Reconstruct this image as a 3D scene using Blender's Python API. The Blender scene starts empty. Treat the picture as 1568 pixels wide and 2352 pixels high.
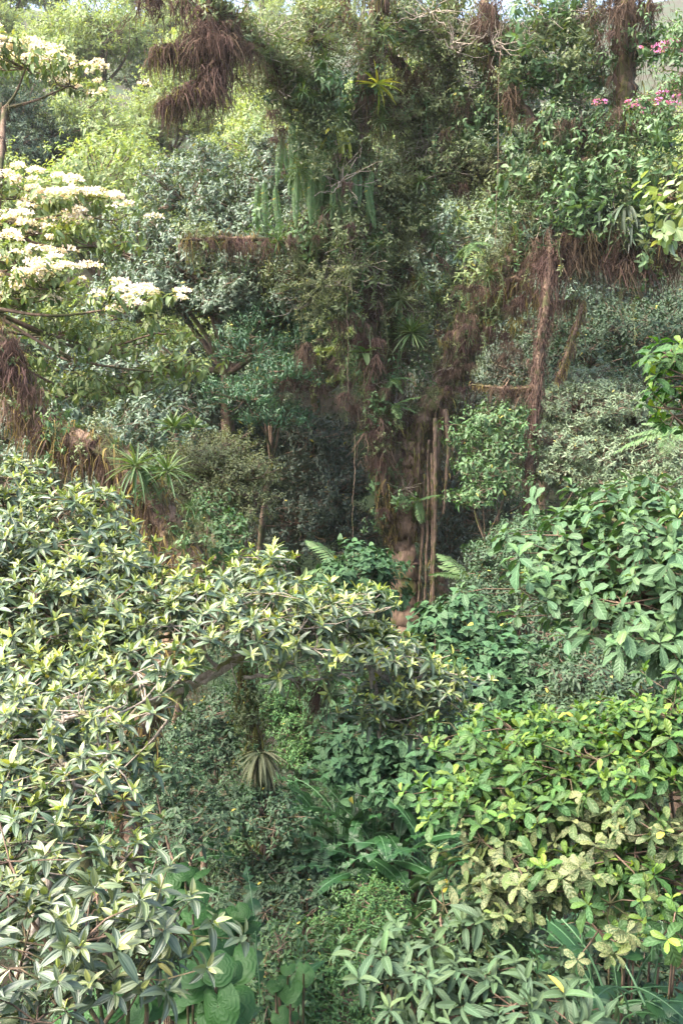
import bpy, math, time
import numpy as np
from mathutils import Vector
T0 = time.time()
SC = bpy.context.scene
COL = SC.collection
R = math.radians

# ------------------------------------------------------------------ camera, sky, sun, exposure
EYE = np.array([0.0, 0.0, 9.0]); PITCH = R(-9.3); FPX = 2308.0     # FPX: focal length for a 1568 x 2352 picture
cam = bpy.data.cameras.new("camera"); camo = bpy.data.objects.new("camera", cam); COL.objects.link(camo)
camo.location = EYE; camo.rotation_euler = (R(90) + PITCH, 0, 0)
cam.sensor_fit = 'VERTICAL'; cam.sensor_height = 24; cam.lens = 12 / (1176 / FPX); cam.clip_end = 2000; cam.clip_start = 0.1
SC.camera = camo
SUN_EL, SUN_AZ = R(54), R(-112)      # azimuth from +Y (the view), positive to the right
world = bpy.data.worlds.new("World"); SC.world = world; world.use_nodes = True
wn = world.node_tree; wn.nodes.clear()
sky = wn.nodes.new('ShaderNodeTexSky'); sky.sky_type = 'NISHITA'; sky.sun_disc = False
sky.sun_elevation = SUN_EL; sky.sun_rotation = SUN_AZ; sky.air_density = 1.0; sky.dust_density = 5.0; sky.ozone_density = 1.0
bg = wn.nodes.new('ShaderNodeBackground'); bg.inputs[1].default_value = 0.12
wo = wn.nodes.new('ShaderNodeOutputWorld'); wn.links.new(sky.outputs[0], bg.inputs[0]); wn.links.new(bg.outputs[0], wo.inputs[0])
sl = bpy.data.lights.new("sun", 'SUN'); sl.energy = 2.4; sl.angle = R(42); sl.color = (1.0, 0.93, 0.80)
so = bpy.data.objects.new("sun", sl); COL.objects.link(so)
sd = Vector((math.sin(SUN_AZ) * math.cos(SUN_EL), math.cos(SUN_AZ) * math.cos(SUN_EL), math.sin(SUN_EL)))
so.rotation_euler = sd.to_track_quat('Z', 'Y').to_euler(); so.location = (0, 0, 80)
SC.view_settings.view_transform = 'Standard'; SC.view_settings.look = 'None'; SC.view_settings.gamma = 1.0
SC.view_settings.exposure = 2.8
SC.cycles.use_denoising = True
SC.cycles.max_bounces = 6; SC.cycles.diffuse_bounces = 3; SC.cycles.glossy_bounces = 2; SC.cycles.transmission_bounces = 4
SC.cycles.caustics_reflective = False; SC.cycles.caustics_refractive = False

# ------------------------------------------------------------------ small maths
RNG = np.random.default_rng(7)
FWD = np.array([0, math.cos(PITCH), math.sin(PITCH)]); UPV = np.array([0, -math.sin(PITCH), math.cos(PITCH)])
def W(px, py, y):
    "world point seen at (px, py) of the 1568 x 2352 picture, y metres ahead"
    r = FWD + np.array([1.0, 0, 0]) * ((px - 784) / FPX) + UPV * (-(py - 1176) / FPX)
    return EYE + r * (y / r[1])
def M(px, y): return px * y / FPX
def nrm(a): return a / np.maximum(np.linalg.norm(a, axis=-1, keepdims=True), 1e-9)
UP = np.array([0, 0, 1.0])
def sstep(a, b, x):
    t = np.clip((x - a) / (b - a), 0, 1); return t * t * (3 - 2 * t)
def vnoise(p, seed=0):
    "cheap smooth noise, about -1..1"
    r = np.random.default_rng(seed); s = 0
    for k in range(5):
        d = nrm(r.normal(size=3)); f = r.uniform(.6, 2.2); s = s + np.sin(p @ d * f * 2.2 + r.uniform(0, 6.3))
    return s / 3.2
def ground(x, y):
    x = np.asarray(x, float); y = np.asarray(y, float)
    z = 0.9 * sstep(14, 26, y) + 0.42 * np.maximum(y - 27, 0) - 0.2 * np.maximum(y - 160, 0)
    z = z + 0.07 * np.abs(x) * sstep(3, 14, np.abs(x)) + 0.28 * np.sin(x * .7 + 1) * np.cos(y * .45) + 1.4 * np.sin(x * .09 + y * .05) * sstep(30, 60, y)
    return z

# ------------------------------------------------------------------ mesh assembling
class MB:
    def __init__(s): s.v = []; s.f4 = []; s.f3 = []; s.c = []; s.n = 0
    def add(s, v, q=None, t=None, c=None):
        v = np.asarray(v, np.float32).reshape(-1, 3)
        s.v.append(v)
        if q is not None and len(q): s.f4.append(np.asarray(q, np.int64).reshape(-1, 4) + s.n)
        if t is not None and len(t): s.f3.append(np.asarray(t, np.int64).reshape(-1, 3) + s.n)
        if c is None: c = np.tile(np.array([[.5, .5, .5, 0]], np.float32), (len(v), 1))
        s.c.append(np.asarray(c, np.float32).reshape(-1, 4)); s.n += len(v)
    def mesh(s, name, mat, off=None, smooth=True):
        me = bpy.data.meshes.new(name)
        if s.n == 0: return me
        v = np.concatenate(s.v)
        if off is not None: v = v - np.asarray(off, np.float32)
        q = np.concatenate(s.f4) if s.f4 else np.zeros((0, 4), np.int64); t = np.concatenate(s.f3) if s.f3 else np.zeros((0, 3), np.int64)
        loops = np.concatenate([q.ravel(), t.ravel()]).astype(np.int32)
        starts = np.concatenate([np.arange(len(q)) * 4, len(q) * 4 + np.arange(len(t)) * 3]).astype(np.int32)
        me.vertices.add(len(v)); me.vertices.foreach_set('co', v.astype(np.float32).ravel())
        me.loops.add(len(loops)); me.loops.foreach_set('vertex_index', loops)
        me.polygons.add(len(starts)); me.polygons.foreach_set('loop_start', starts)
        a = me.attributes.new('lf', 'FLOAT_COLOR', 'POINT'); a.data.foreach_set('color', np.concatenate(s.c).ravel())
        if smooth: me.polygons.foreach_set('use_smooth', np.ones(len(starts), bool))
        me.materials.append(mat); me.update(calc_edges=True)
        return me
    def obj(s, name, mat, parent=None, off=None, label=None, smooth=True):
        o = bpy.data.objects.new(name, s.mesh(name, mat, off, smooth)); COL.objects.link(o)
        if parent is not None: o.parent = parent
        if label: o['label'] = label
        return o
def tag(o, label=None, cat=None, group=None, kind=None):
    if label: o['label'] = label
    if cat: o['category'] = cat
    if group: o['group'] = group
    if kind: o['kind'] = kind
    return o
def empty(name, loc, label=None, cat=None, group=None):
    o = bpy.data.objects.new(name, None); COL.objects.link(o); o.location = [float(a) for a in loc]; o.empty_display_size = .2
    return tag(o, label, cat, group)
def copy_tree(o, parent=None):
    c = o.copy(); COL.objects.link(c); c.parent = parent
    for ch in o.children: copy_tree(ch, c)
    return c

# ------------------------------------------------------------------ leaf templates: x along the blade, y across, z up
def tmpl(a=.6, b=.8, nv=4, cols=(-1, 0, 1), fold=.25, droop=.25, lobe=0., wave=0., wn_=3, stalk=0.):
    v = np.linspace(0, 1, nv + 1) ** .9
    vm = a / (a + b); nrmz = vm ** a * (1 - vm) ** b
    w = np.maximum(v ** a * (1 - v) ** b / nrmz, .03)
    if lobe: w = np.maximum((v + .10) ** (a * .6) * (1 - v) ** b, .02); w = w / w.max(); w[0] = max(w[0], .55)
    P, C = [], []
    for i, vv in enumerate(v):
        for u in cols:
            x = vv - lobe * abs(u) ** 1.5 * (1 - vv) ** 3
            y = .5 * u * w[i]
            z = -droop * max(vv, 0) ** 2; zf = 1.5 * fold * abs(y) + 3 * wave * math.sin(vv * wn_ * 6.28 + (0 if u > 0 else 1.3)) * abs(u) * w[i]
            P.append((x * (1 - stalk) + stalk, y, z, zf)); C.append((u * .5 + .5, vv))
    k = len(cols); Q = []
    for i in range(nv):
        for j in range(k - 1): Q.append((i * k + j, i * k + j + 1, (i + 1) * k + j + 1, (i + 1) * k + j))
    return np.array(P), np.array(Q), np.array(C)
def put_leaves(mb, T, p, d, up, L, Wd, rnd, age, droopx=None):
    P, Q, C = T; n = len(p)
    if n == 0: return
    d = nrm(d); s = nrm(np.cross(up, d)); nn = np.cross(d, s)
    z = P[None, :, 2] * L[:, None] + P[None, :, 3] * Wd[:, None]
    if droopx is not None: z = z - droopx[:, None] * P[None, :, 0] ** 2 * L[:, None]
    V = p[:, None, :] + P[None, :, 0:1] * L[:, None, None] * d[:, None, :] + P[None, :, 1:2] * Wd[:, None, None] * s[:, None, :] + z[:, :, None] * nn[:, None, :]
    F = Q[None] + (np.arange(n) * len(P))[:, None, None]
    c = np.empty((n, len(P), 4), np.float32); c[:, :, 0] = C[None, :, 0]; c[:, :, 1] = C[None, :, 1]; c[:, :, 2] = rnd[:, None]; c[:, :, 3] = age[:, None]
    mb.add(V, q=F, c=c)

def tubes(mb, paths, radii, sides=4, rough=0., seed=0, cap=False):
    "paths (K,m,3), radii (K,m)"
    paths = np.asarray(paths, float); radii = np.asarray(radii, float)
    if paths.ndim == 2: paths = paths[None]; radii = radii[None]
    K, m, _ = paths.shape
    if K == 0: return
    tan = nrm(np.gradient(paths, axis=1))
    ref = np.where(np.abs(tan[:, :1, 2:3]) > .8, np.array([1.0, 0.13, 0]), np.array([0.05, 0.02, 1.0]))
    e1 = nrm(np.cross(tan, np.broadcast_to(ref, tan.shape))); e2 = np.cross(tan, e1)
    a = np.arange(sides) * 2 * math.pi / sides
    rr = np.repeat(radii[:, :, None], sides, 2)
    if rough:
        r = np.random.default_rng(seed); g = r.normal(size=(K, m, sides)); lob = 1 + rough * .7 * np.sin(a * 3 + r.uniform(0, 6))[None, None] + rough * .5 * np.sin(a * 5 + r.uniform(0, 6))[None, None]
        rr = rr * (lob + rough * .55 * g)
    V = paths[:, :, None, :] + rr[..., None] * (np.cos(a)[None, None, :, None] * e1[:, :, None, :] + np.sin(a)[None, None, :, None] * e2[:, :, None, :])
    i = np.arange(m - 1)[:, None]; j = np.arange(sides)[None]; j2 = (j + 1) % sides
    Q = np.stack([i * sides + j, i * sides + j2, (i + 1) * sides + j2, (i + 1) * sides + j], -1).reshape(-1, 4)
    F = Q[None] + (np.arange(K) * m * sides)[:, None, None]
    mb.add(V, q=F)
def spline(pts, n):
    "Catmull-Rom through pts"
    P = np.asarray(pts, float)
    if len(P) == 2: return P[0] + (P[1] - P[0]) * np.linspace(0, 1, n)[:, None]
    P = np.vstack([2 * P[0] - P[1], P, 2 * P[-1] - P[-2]]); k = len(P) - 3
    t = np.linspace(0, k - 1e-6, n); i = t.astype(int); f = (t - i)[:, None]
    p0, p1, p2, p3 = P[i], P[i + 1], P[i + 2], P[i + 3]
    return .5 * (2 * p1 + (p2 - p0) * f + (2 * p0 - 5 * p1 + 4 * p2 - p3) * f ** 2 + (3 * p1 - p0 - 3 * p2 + p3) * f ** 3)
def strands(mb, p, d, L, w, rng, seg=3, sag=1.0, wig=.08):
    "thin tapering ribbons from p, leaving along d and falling"
    n = len(p)
    if n == 0: return
    t = np.linspace(0, 1, seg + 1)
    dd = nrm(d)
    path = p[:, None] + L[:, None, None] * (dd[:, None] * (t * (1 - .6 * sag * t))[None, :, None] - UP * (sag * (t ** 1.4))[None, :, None])
    path = path + np.cumsum(rng.normal(0, wig, (n, seg + 1, 3)), 1) * L[:, None, None] * t[None, :, None]
    sd_ = nrm(np.concatenate([rng.normal(size=(n, 2)), np.zeros((n, 1))], 1))
    ww = w[:, None] * (1 - .75 * t)[None]
    V = np.stack([path - sd_[:, None] * ww[..., None], path + sd_[:, None] * ww[..., None]], 2)
    i = np.arange(seg); Q = np.stack([i * 2, i * 2 + 1, i * 2 + 3, i * 2 + 2], -1)
    F = Q[None] + (np.arange(n) * (seg + 1) * 2)[:, None, None]
    c = np.zeros((n, seg + 1, 2, 4), np.float32); c[..., 0] = .5; c[..., 1] = t[None, :, None]; c[..., 2] = rng.random(n)[:, None, None]
    mb.add(V, q=F, c=c)

# ------------------------------------------------------------------ materials
def new_mat(name):
    m = bpy.data.materials.new(name); m.use_nodes = True; nt = m.node_tree; nt.nodes.clear()
    out = nt.nodes.new('ShaderNodeOutputMaterial')
    def N(t, **k):
        n = nt.nodes.new(t)
        for a, b in k.items(): setattr(n, a, b)
        return n
    def mth(op, a, b=None, c=None):
        n = N('ShaderNodeMath', operation=op)
        for i, x in enumerate((a, b, c)):
            if x is None: continue
            if hasattr(x, 'name'): nt.links.new(x, n.inputs[i])
            else: n.inputs[i].default_value = x
        return n.outputs[0]
    def mix(f, a, b, mode='MIX'):
        n = N('ShaderNodeMix', data_type='RGBA', blend_type=mode)
        for i, x in ((0, f), (6, a), (7, b)):
            if hasattr(x, 'name'): nt.links.new(x, n.inputs[i])
            else: n.inputs[i].default_value = (*x, 1) if isinstance(x, tuple) else x
        return n.outputs[2]
    return m, nt, out, N, mth, mix
def leaf_mat(name, base, young, old, rough=.38, trans=.32, rib=.35, back=.35, veins=0, spots=0., spotcol=(.22, .22, .10), spec=.5, oldness=.35, edge=0., var=.45):
    m, nt, out, N, mth, mix = new_mat(name); Lk = nt.links.new
    at = N('ShaderNodeAttribute', attribute_name='lf'); sx = N('ShaderNodeSeparateColor'); Lk(at.outputs['Color'], sx.inputs[0])
    u, v, rnd, age = sx.outputs[0], sx.outputs[1], sx.outputs[2], at.outputs['Alpha']
    r2 = mth('FRACT', mth('MULTIPLY', rnd, 17.3)); r3 = mth('FRACT', mth('MULTIPLY', rnd, 71.7))
    col = mix(mth('MULTIPLY', mth('POWER', r2, 2.0), oldness), base, old)
    col = mix(age, col, young)
    col = mix(mth('GREATER_THAN', r3, .996), col, (.34, .24, .04))
    hs = N('ShaderNodeHueSaturation'); Lk(col, hs.inputs['Color']); Lk(mth('MULTIPLY_ADD', r3, .05, .475), hs.inputs['Hue']); Lk(mth('MULTIPLY_ADD', rnd, var, 1 - var / 2), hs.inputs['Value'])
    col = hs.outputs[0]
    au = mth('ABSOLUTE', mth('MULTIPLY_ADD', u, 2, -1.0))
    if spots:
        tc = N('ShaderNodeTexCoord'); nz = N('ShaderNodeTexNoise'); nz.inputs['Scale'].default_value = 130; nz.inputs['Detail'].default_value = 3; Lk(tc.outputs['Object'], nz.inputs['Vector'])
        sp = mth('GREATER_THAN', mth('ADD', nz.outputs[0], mth('MULTIPLY', mth('SUBTRACT', r2, .5), .25)), .62 - .18 * spots)
        col = mix(mth('MULTIPLY', sp, .75), col, spotcol)
    if edge:
        col = mix(mth('MULTIPLY', mth('SMOOTH_MIN', mth('GREATER_THAN', au, .8), 1, .1), edge), col, tuple(min(1, c * 2.2 + .02) for c in base))
    if rib:
        ribf = mth('MULTIPLY', mth('LESS_THAN', au, .09), rib)
        pale = tuple(min(1, c * 2.0 + .06) for c in base)
        col = mix(ribf, col, pale)
    bump = None
    if veins:
        w = mth('SINE', mth('ADD', mth('MULTIPLY', v, float(veins)), mth('MULTIPLY', au, -veins * .22)))
        if veins < 0: w = mth('SINE', mth('MULTIPLY', au, float(-veins)))
        vf = mth('POWER', mth('MAXIMUM', w, 0.0), 6.0)
        col = mix(mth('MULTIPLY', vf, .22), col, tuple(min(1, c * 1.7 + .03) for c in base))
        b = N('ShaderNodeBump'); b.inputs['Strength'].default_value = .35; b.inputs['Distance'].default_value = .004; Lk(w, b.inputs['Height']); bump = b.outputs[0]
    geo = N('ShaderNodeNewGeometry')
    backc = mix(.5, col, tuple(min(1, c * 1.1 + .06) for c in base))
    col = mix(mth('MULTIPLY', geo.outputs['Backfacing'], back), col, backc)
    p = N('ShaderNodeBsdfPrincipled'); Lk(col, p.inputs['Base Color'])
    Lk(mth('ADD', mth('MULTIPLY_ADD', r3, .16, rough - .08), mth('MULTIPLY', geo.outputs['Backfacing'], .25)), p.inputs['Roughness']); p.inputs['Specular IOR Level'].default_value = spec
    if bump: Lk(bump, p.inputs['Normal'])
    tr = N('ShaderNodeBsdfTranslucent'); tcol = mix(1.0, col, (1.5, 1.45, .55), 'MULTIPLY'); Lk(tcol, tr.inputs[0])
    ms = N('ShaderNodeMixShader'); ms.inputs[0].default_value = trans * .8; Lk(p.outputs[0], ms.inputs[1]); Lk(tr.outputs[0], ms.inputs[2]); Lk(ms.outputs[0], out.inputs[0])
    return m
def bark_mat(name, c1, c2, moss, mossy=.5, scale=6., stretch=.25):
    m, nt, out, N, mth, mix = new_mat(name); Lk = nt.links.new
    tc = N('ShaderNodeTexCoord'); mp = N('ShaderNodeMapping'); mp.inputs['Scale'].default_value = (1, 1, stretch); Lk(tc.outputs['Object'], mp.inputs[0])
    n1 = N('ShaderNodeTexNoise'); n1.inputs['Scale'].default_value = scale * 3; n1.inputs['Detail'].default_value = 8; n1.inputs['Roughness'].default_value = .7; Lk(mp.outputs[0], n1.inputs['Vector'])
    n2 = N('ShaderNodeTexNoise'); n2.inputs['Scale'].default_value = scale * .5; n2.inputs['Detail'].default_value = 5; Lk(tc.outputs['Object'], n2.inputs['Vector'])
    col = mix(sm(N, nt, n1.outputs[0], .35, .65), c1, c2)
    n3 = N('ShaderNodeTexNoise'); n3.inputs['Scale'].default_value = scale * 9; n3.inputs['Detail'].default_value = 4; Lk(tc.outputs['Object'], n3.inputs['Vector'])
    mc = mix(n3.outputs[0], tuple(c * .5 for c in moss), tuple(c * 1.5 for c in moss))
    col = mix(sm(N, nt, n2.outputs[0], .62 - .3 * mossy, .72 - .3 * mossy), col, mc)
    p = N('ShaderNodeBsdfPrincipled'); Lk(col, p.inputs['Base Color']); p.inputs['Roughness'].default_value = .85; p.inputs['Specular IOR Level'].default_value = .25
    b = N('ShaderNodeBump'); b.inputs['Strength'].default_value = .9; b.inputs['Distance'].default_value = .03; Lk(n1.outputs[0], b.inputs['Height']); Lk(b.outputs[0], p.inputs['Normal'])
    Lk(p.outputs[0], out.inputs[0]); return m
def sm(N, nt, x, a, b):
    n = N('ShaderNodeMapRange', interpolation_type='SMOOTHSTEP'); nt.links.new(x, n.inputs[0]); n.inputs[1].default_value = a; n.inputs[2].default_value = b; return n.outputs[0]
def fibre_mat(name, c1, c2, c3, trans=.3):
    m, nt, out, N, mth, mix = new_mat(name); Lk = nt.links.new
    at = N('ShaderNodeAttribute', attribute_name='lf'); sx = N('ShaderNodeSeparateColor'); Lk(at.outputs['Color'], sx.inputs[0])
    oi = N('ShaderNodeObjectInfo')
    col = mix(sx.outputs[2], c1, c2); col = mix(mth('MULTIPLY', oi.outputs['Random'], .8), col, c3)
    d = N('ShaderNodeBsdfDiffuse'); Lk(col, d.inputs[0]); tr = N('ShaderNodeBsdfTranslucent'); Lk(col, tr.inputs[0])
    ms = N('ShaderNodeMixShader'); ms.inputs[0].default_value = trans; Lk(d.outputs[0], ms.inputs[1]); Lk(tr.outputs[0], ms.inputs[2]); Lk(ms.outputs[0], out.inputs[0])
    return m

MT = {}
MT['bark_red'] = bark_mat('bark_red', (.095, .062, .042), (.22, .145, .10), (.10, .10, .03), .25, 4, .2)
MT['bark_moss'] = bark_mat('bark_moss', (.075, .050, .036), (.17, .115, .08), (.050, .050, .020), .5, 6, .4)
MT['bark_brown'] = bark_mat('bark_brown', (.09, .06, .045), (.20, .14, .10), (.07, .075, .025), .4, 6, .4)
MT['twig_pale'] = bark_mat('twig_pale', (.18, .14, .11), (.36, .31, .26), (.12, .11, .04), .3, 14, .6)
MT['moss_purple'] = fibre_mat('moss_purple', (.066, .040, .037), (.130, .082, .072), (.10, .075, .05))
MT['moss_gold'] = fibre_mat('moss_gold', (.12, .085, .03), (.25, .19, .075), (.10, .11, .03))
MT['moss_dark'] = fibre_mat('moss_dark', (.055, .035, .03), (.12, .08, .06), (.07, .06, .03))
# species: leaf templates + shoot habit
SP = {}
def species(key, mat, L, ratio, n=8, el=(-.1, 1.1), grav=.15, stem=.2, T=None, T2=None, tsz=.6, ageb=0., yng=1., spread=1.35, twig='bark_brown', tr=.006, drop=.08, elj=.22):
    MT[key] = mat
    SP[key] = dict(mat=mat, L=L, ratio=ratio, n=n, el=el, grav=grav, stem=stem, T=T or tmpl(), tsz=tsz, ageb=ageb, yng=yng, spread=spread, twig=twig, tr=tr, drop=drop, elj=elj)
C5 = (-1, -.5, 0, .5, 1)
T_LAN = tmpl(.6, .85, 6, C5, .28, .14, wave=.015); T_LAN4 = tmpl(.55, .75, 4, (-1, 0, 1), .28, .28); T_OBO = tmpl(.9, .42, 6, C5, .22, .22, wave=.03); T_OBO4 = tmpl(.8, .45, 4, (-1, 0, 1), .25, .2)
T_LONG = tmpl(.5, .6, 7, C5, .3, .35, wave=.02, wn_=4); T_ROUND = tmpl(.5, .5, 6, C5, .15, .12); T_HEART = tmpl(.35, .85, 5, C5, .12, .22, lobe=.2); T_SM = tmpl(.6, .8, 3, (-1, 0, 1), .28, .25); T_XS = tmpl(.7, .8, 2, (-1, 0, 1), .28, .22)
species('rosette', leaf_mat('rosette_leaf', (0.03, 0.066, 0.022), (0.44, 0.5, 0.085), (0.045, 0.065, 0.026), 0.24, 0.22, rib=.4, veins=-9, spec=1.0), .13, .31, 11, (-.1, 1.2), .06, .3, T_LAN, tsz=.62, spread=1.3, yng=1.5, twig='bark_moss')
species('rosette_big', leaf_mat('rosette_big_leaf', (0.026, 0.052, 0.018), (0.26, 0.3, 0.07), (0.04, 0.052, 0.024), 0.26, 0.2, rib=.3, veins=-9, spec=1.0), .132, .36, 9, (-.15, 1.15), .08, .25, T_LAN, tsz=.6, spread=1.35, yng=1.4, twig='bark_moss')
species('broad', leaf_mat('broad_leaf', (0.034, 0.08, 0.03), (0.1, 0.18, 0.045), (0.032, 0.066, 0.028), 0.4, 0.25, spec=.3, rib=.6, veins=46), .165, .44, 8, (-.2, .9), .15, .3, T_OBO, tsz=.6, spread=1.15, twig='bark_moss')
species('lime', leaf_mat('lime_leaf', (0.021, 0.066, 0.009), (0.19, 0.29, 0.022), (0.024, 0.05, 0.014), 0.33, 0.35, spec=.3, rib=.4, veins=30), .105, .46, 8, (-.2, 1.1), .12, .35, T_OBO, tsz=.6, spread=1.2, twig='bark_moss')
species('spotted', leaf_mat('spotted_leaf', (0.028, 0.052, 0.012), (0.13, 0.18, 0.022), (0.052, 0.058, 0.02), 0.4, 0.22, spec=.3, rib=.4, veins=30, spots=.45, spotcol=(.17, .17, .08)), .11, .46, 8, (-.35, .9), .2, .35, T_OBO, tsz=.7, spread=1.25, twig='bark_moss')
species('ribbed', leaf_mat('ribbed_leaf', (0.028, 0.06, 0.026), (0.08, 0.135, 0.036), (0.036, 0.06, 0.028), 0.42, 0.2, spec=.3, rib=.5, veins=60), .145, .30, 9, (-.2, 1.0), .15, .35, T_LONG, tsz=.7, spread=1.15, twig='bark_moss')
species('round_pale', leaf_mat('round_pale_leaf', (.15, .22, .10), (.26, .28, .10), (.19, .19, .08), .45, .35, rib=.4), .14, .72, 6, (-.2, .7), .1, .9, T_ROUND, tsz=.8, drop=.15)
species('heart', leaf_mat('heart_leaf', (0.02, 0.062, 0.02), (0.045, 0.11, 0.03), (0.024, 0.06, 0.02), 0.46, 0.2, spec=.3, rib=.35, veins=26, edge=.5), .15, .8, 6, (-.1, .55), .25, .8, T_HEART, tsz=.75, spread=1.1, elj=.3)
species('silver', leaf_mat('silver_leaf', (0.098, 0.142, 0.074), (0.13, 0.18, 0.08), (0.11, 0.145, 0.095), 0.33, 0.2, rib=.25), .105, .34, 9, (-.1, 1.0), .1, .6, T_SM, tsz=.6)
species('blue', leaf_mat('blue_leaf', (0.055, 0.092, 0.056), (0.1, 0.15, 0.06), (0.08, 0.115, 0.078), 0.26, 0.2, rib=.25), .145, .40, 8, (-.3, .9), .2, .7, T_LAN4, tsz=.6)
species('yellowing', leaf_mat('yellowing_leaf', (0.075, 0.125, 0.034), (0.26, 0.28, 0.06), (0.2, 0.19, 0.05), 0.34, 0.32, rib=.35), .15, .42, 7, (-.7, .6), .35, .8, T_LAN4, tsz=.6)
species('sun_paint', leaf_mat('sun_paint_leaf', (0.16, 0.22, 0.085), (0.27, 0.32, 0.1), (0.21, 0.23, 0.1), 0.38, 0.48, rib=.2), .13, .42, 8, (-.2, .9), .15, .8, T_SM, tsz=.6)  # leaf colour raised to carry the backlit brightness of the far trees
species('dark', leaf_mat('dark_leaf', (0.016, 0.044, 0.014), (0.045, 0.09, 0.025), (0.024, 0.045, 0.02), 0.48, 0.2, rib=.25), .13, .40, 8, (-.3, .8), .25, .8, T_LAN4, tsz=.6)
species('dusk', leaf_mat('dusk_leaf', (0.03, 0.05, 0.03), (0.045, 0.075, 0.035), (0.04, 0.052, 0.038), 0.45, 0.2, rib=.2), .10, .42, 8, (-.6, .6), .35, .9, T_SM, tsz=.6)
species('droop', leaf_mat('droop_leaf', (0.026, 0.08, 0.034), (0.05, 0.12, 0.04), (0.03, 0.075, 0.032), 0.38, 0.28, rib=.3), .14, .28, 9, (-.9, .3), .45, 1.6, T_SM, tsz=.5)
species('olive', leaf_mat('olive_leaf', (0.095, 0.115, 0.04), (0.15, 0.17, 0.05), (0.13, 0.11, 0.06), 0.42, 0.3, rib=.2), .06, .45, 9, (-.4, .8), .2, 1.4, T_XS, tsz=.6)
species('fresh', leaf_mat('fresh_leaf', (0.036, 0.088, 0.024), (0.08, 0.155, 0.03), (0.042, 0.08, 0.024), 0.36, 0.3, rib=.3), .13, .42, 8, (-.5, .7), .3, 1.0, T_LAN4, tsz=.6)
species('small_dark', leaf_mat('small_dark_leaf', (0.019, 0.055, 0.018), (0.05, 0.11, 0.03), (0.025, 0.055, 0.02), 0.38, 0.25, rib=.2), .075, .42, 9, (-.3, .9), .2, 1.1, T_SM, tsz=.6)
species('small_bright', leaf_mat('small_bright_leaf', (0.036, 0.105, 0.02), (0.1, 0.2, 0.03), (0.04, 0.1, 0.02), 0.37, 0.3, rib=.2), .062, .42, 9, (-.3, .9), .2, 1.1, T_SM, tsz=.6)
species('epi', leaf_mat('epiphyte_leaf', (0.085, 0.12, 0.042), (0.15, 0.18, 0.05), (0.15, 0.125, 0.065), 0.38, 0.3, rib=.25), .12, .38, 8, (-.6, .8), .3, 1.4, T_SM, tsz=.6, twig='bark_moss')
species('epi_big', leaf_mat('epiphyte_broad_leaf', (0.058, 0.12, 0.042), (0.11, 0.19, 0.05), (0.085, 0.12, 0.045), 0.38, 0.3, rib=.35), .175, .42, 7, (-.7, .6), .35, 1.0, T_LAN4, tsz=.6, twig='bark_moss')

# ------------------------------------------------------------------ foliage
def shoots(mb, sp, P, A, S, rng, far=False):
    K = len(P); m = sp['n']
    if K == 0: return
    A = nrm(A); e1 = nrm(np.cross(A, nrm(rng.normal(size=(K, 3))))); e2 = np.cross(A, e1)
    j = np.arange(m)[None]; t = np.broadcast_to(j / max(m - 1, 1), (K, m))
    phi = j * 2.39996 + rng.uniform(0, 6.28, (K, 1)) + rng.normal(0, .25, (K, m))
    el = sp['el'][0] + (sp['el'][1] - sp['el'][0]) * t ** 1.3 + rng.normal(0, sp['elj'], (K, m))
    rad = np.cos(phi)[..., None] * e1[:, None] + np.sin(phi)[..., None] * e2[:, None]
    d = np.cos(el)[..., None] * rad + np.sin(el)[..., None] * A[:, None]
    d[..., 2] -= sp['grav'] * rng.uniform(.2, 1.4, (K, m))
    L = sp['L'] * S[:, None] * (1 - (1 - sp['tsz']) * t ** 2) * rng.uniform(.75, 1.15, (K, m))
    p = P[:, None] + A[:, None] * (t * sp['stem'] * sp['L'] * S[:, None])[..., None] + rad * (.04 * L)[..., None]
    up = A[:, None] + .25 * rng.normal(size=(K, m, 3)) + .15 * UP
    rnd = np.clip(rng.random((K, 1)) * .35 + rng.random((K, m)) * .65, 0, 1)
    age = np.clip((t - .45) * 1.5, 0, 1) * sp['yng'] * rng.uniform(.2, 1.0, (K, 1)) + sp['ageb']
    keep = (rng.random((K, m)) > sp['drop']).ravel()
    f = lambda a: np.broadcast_to(a, (K, m) + a.shape[2:]).reshape((K * m,) + a.shape[2:])[keep]
    put_leaves(mb, sp['T'], f(p), f(d), f(up), f(L), f(L) * sp['ratio'] * rng.uniform(.88, 1.15, keep.sum()), f(rnd), np.clip(f(age), 0, 1), rng.uniform(-.1, .3, keep.sum()))
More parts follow.
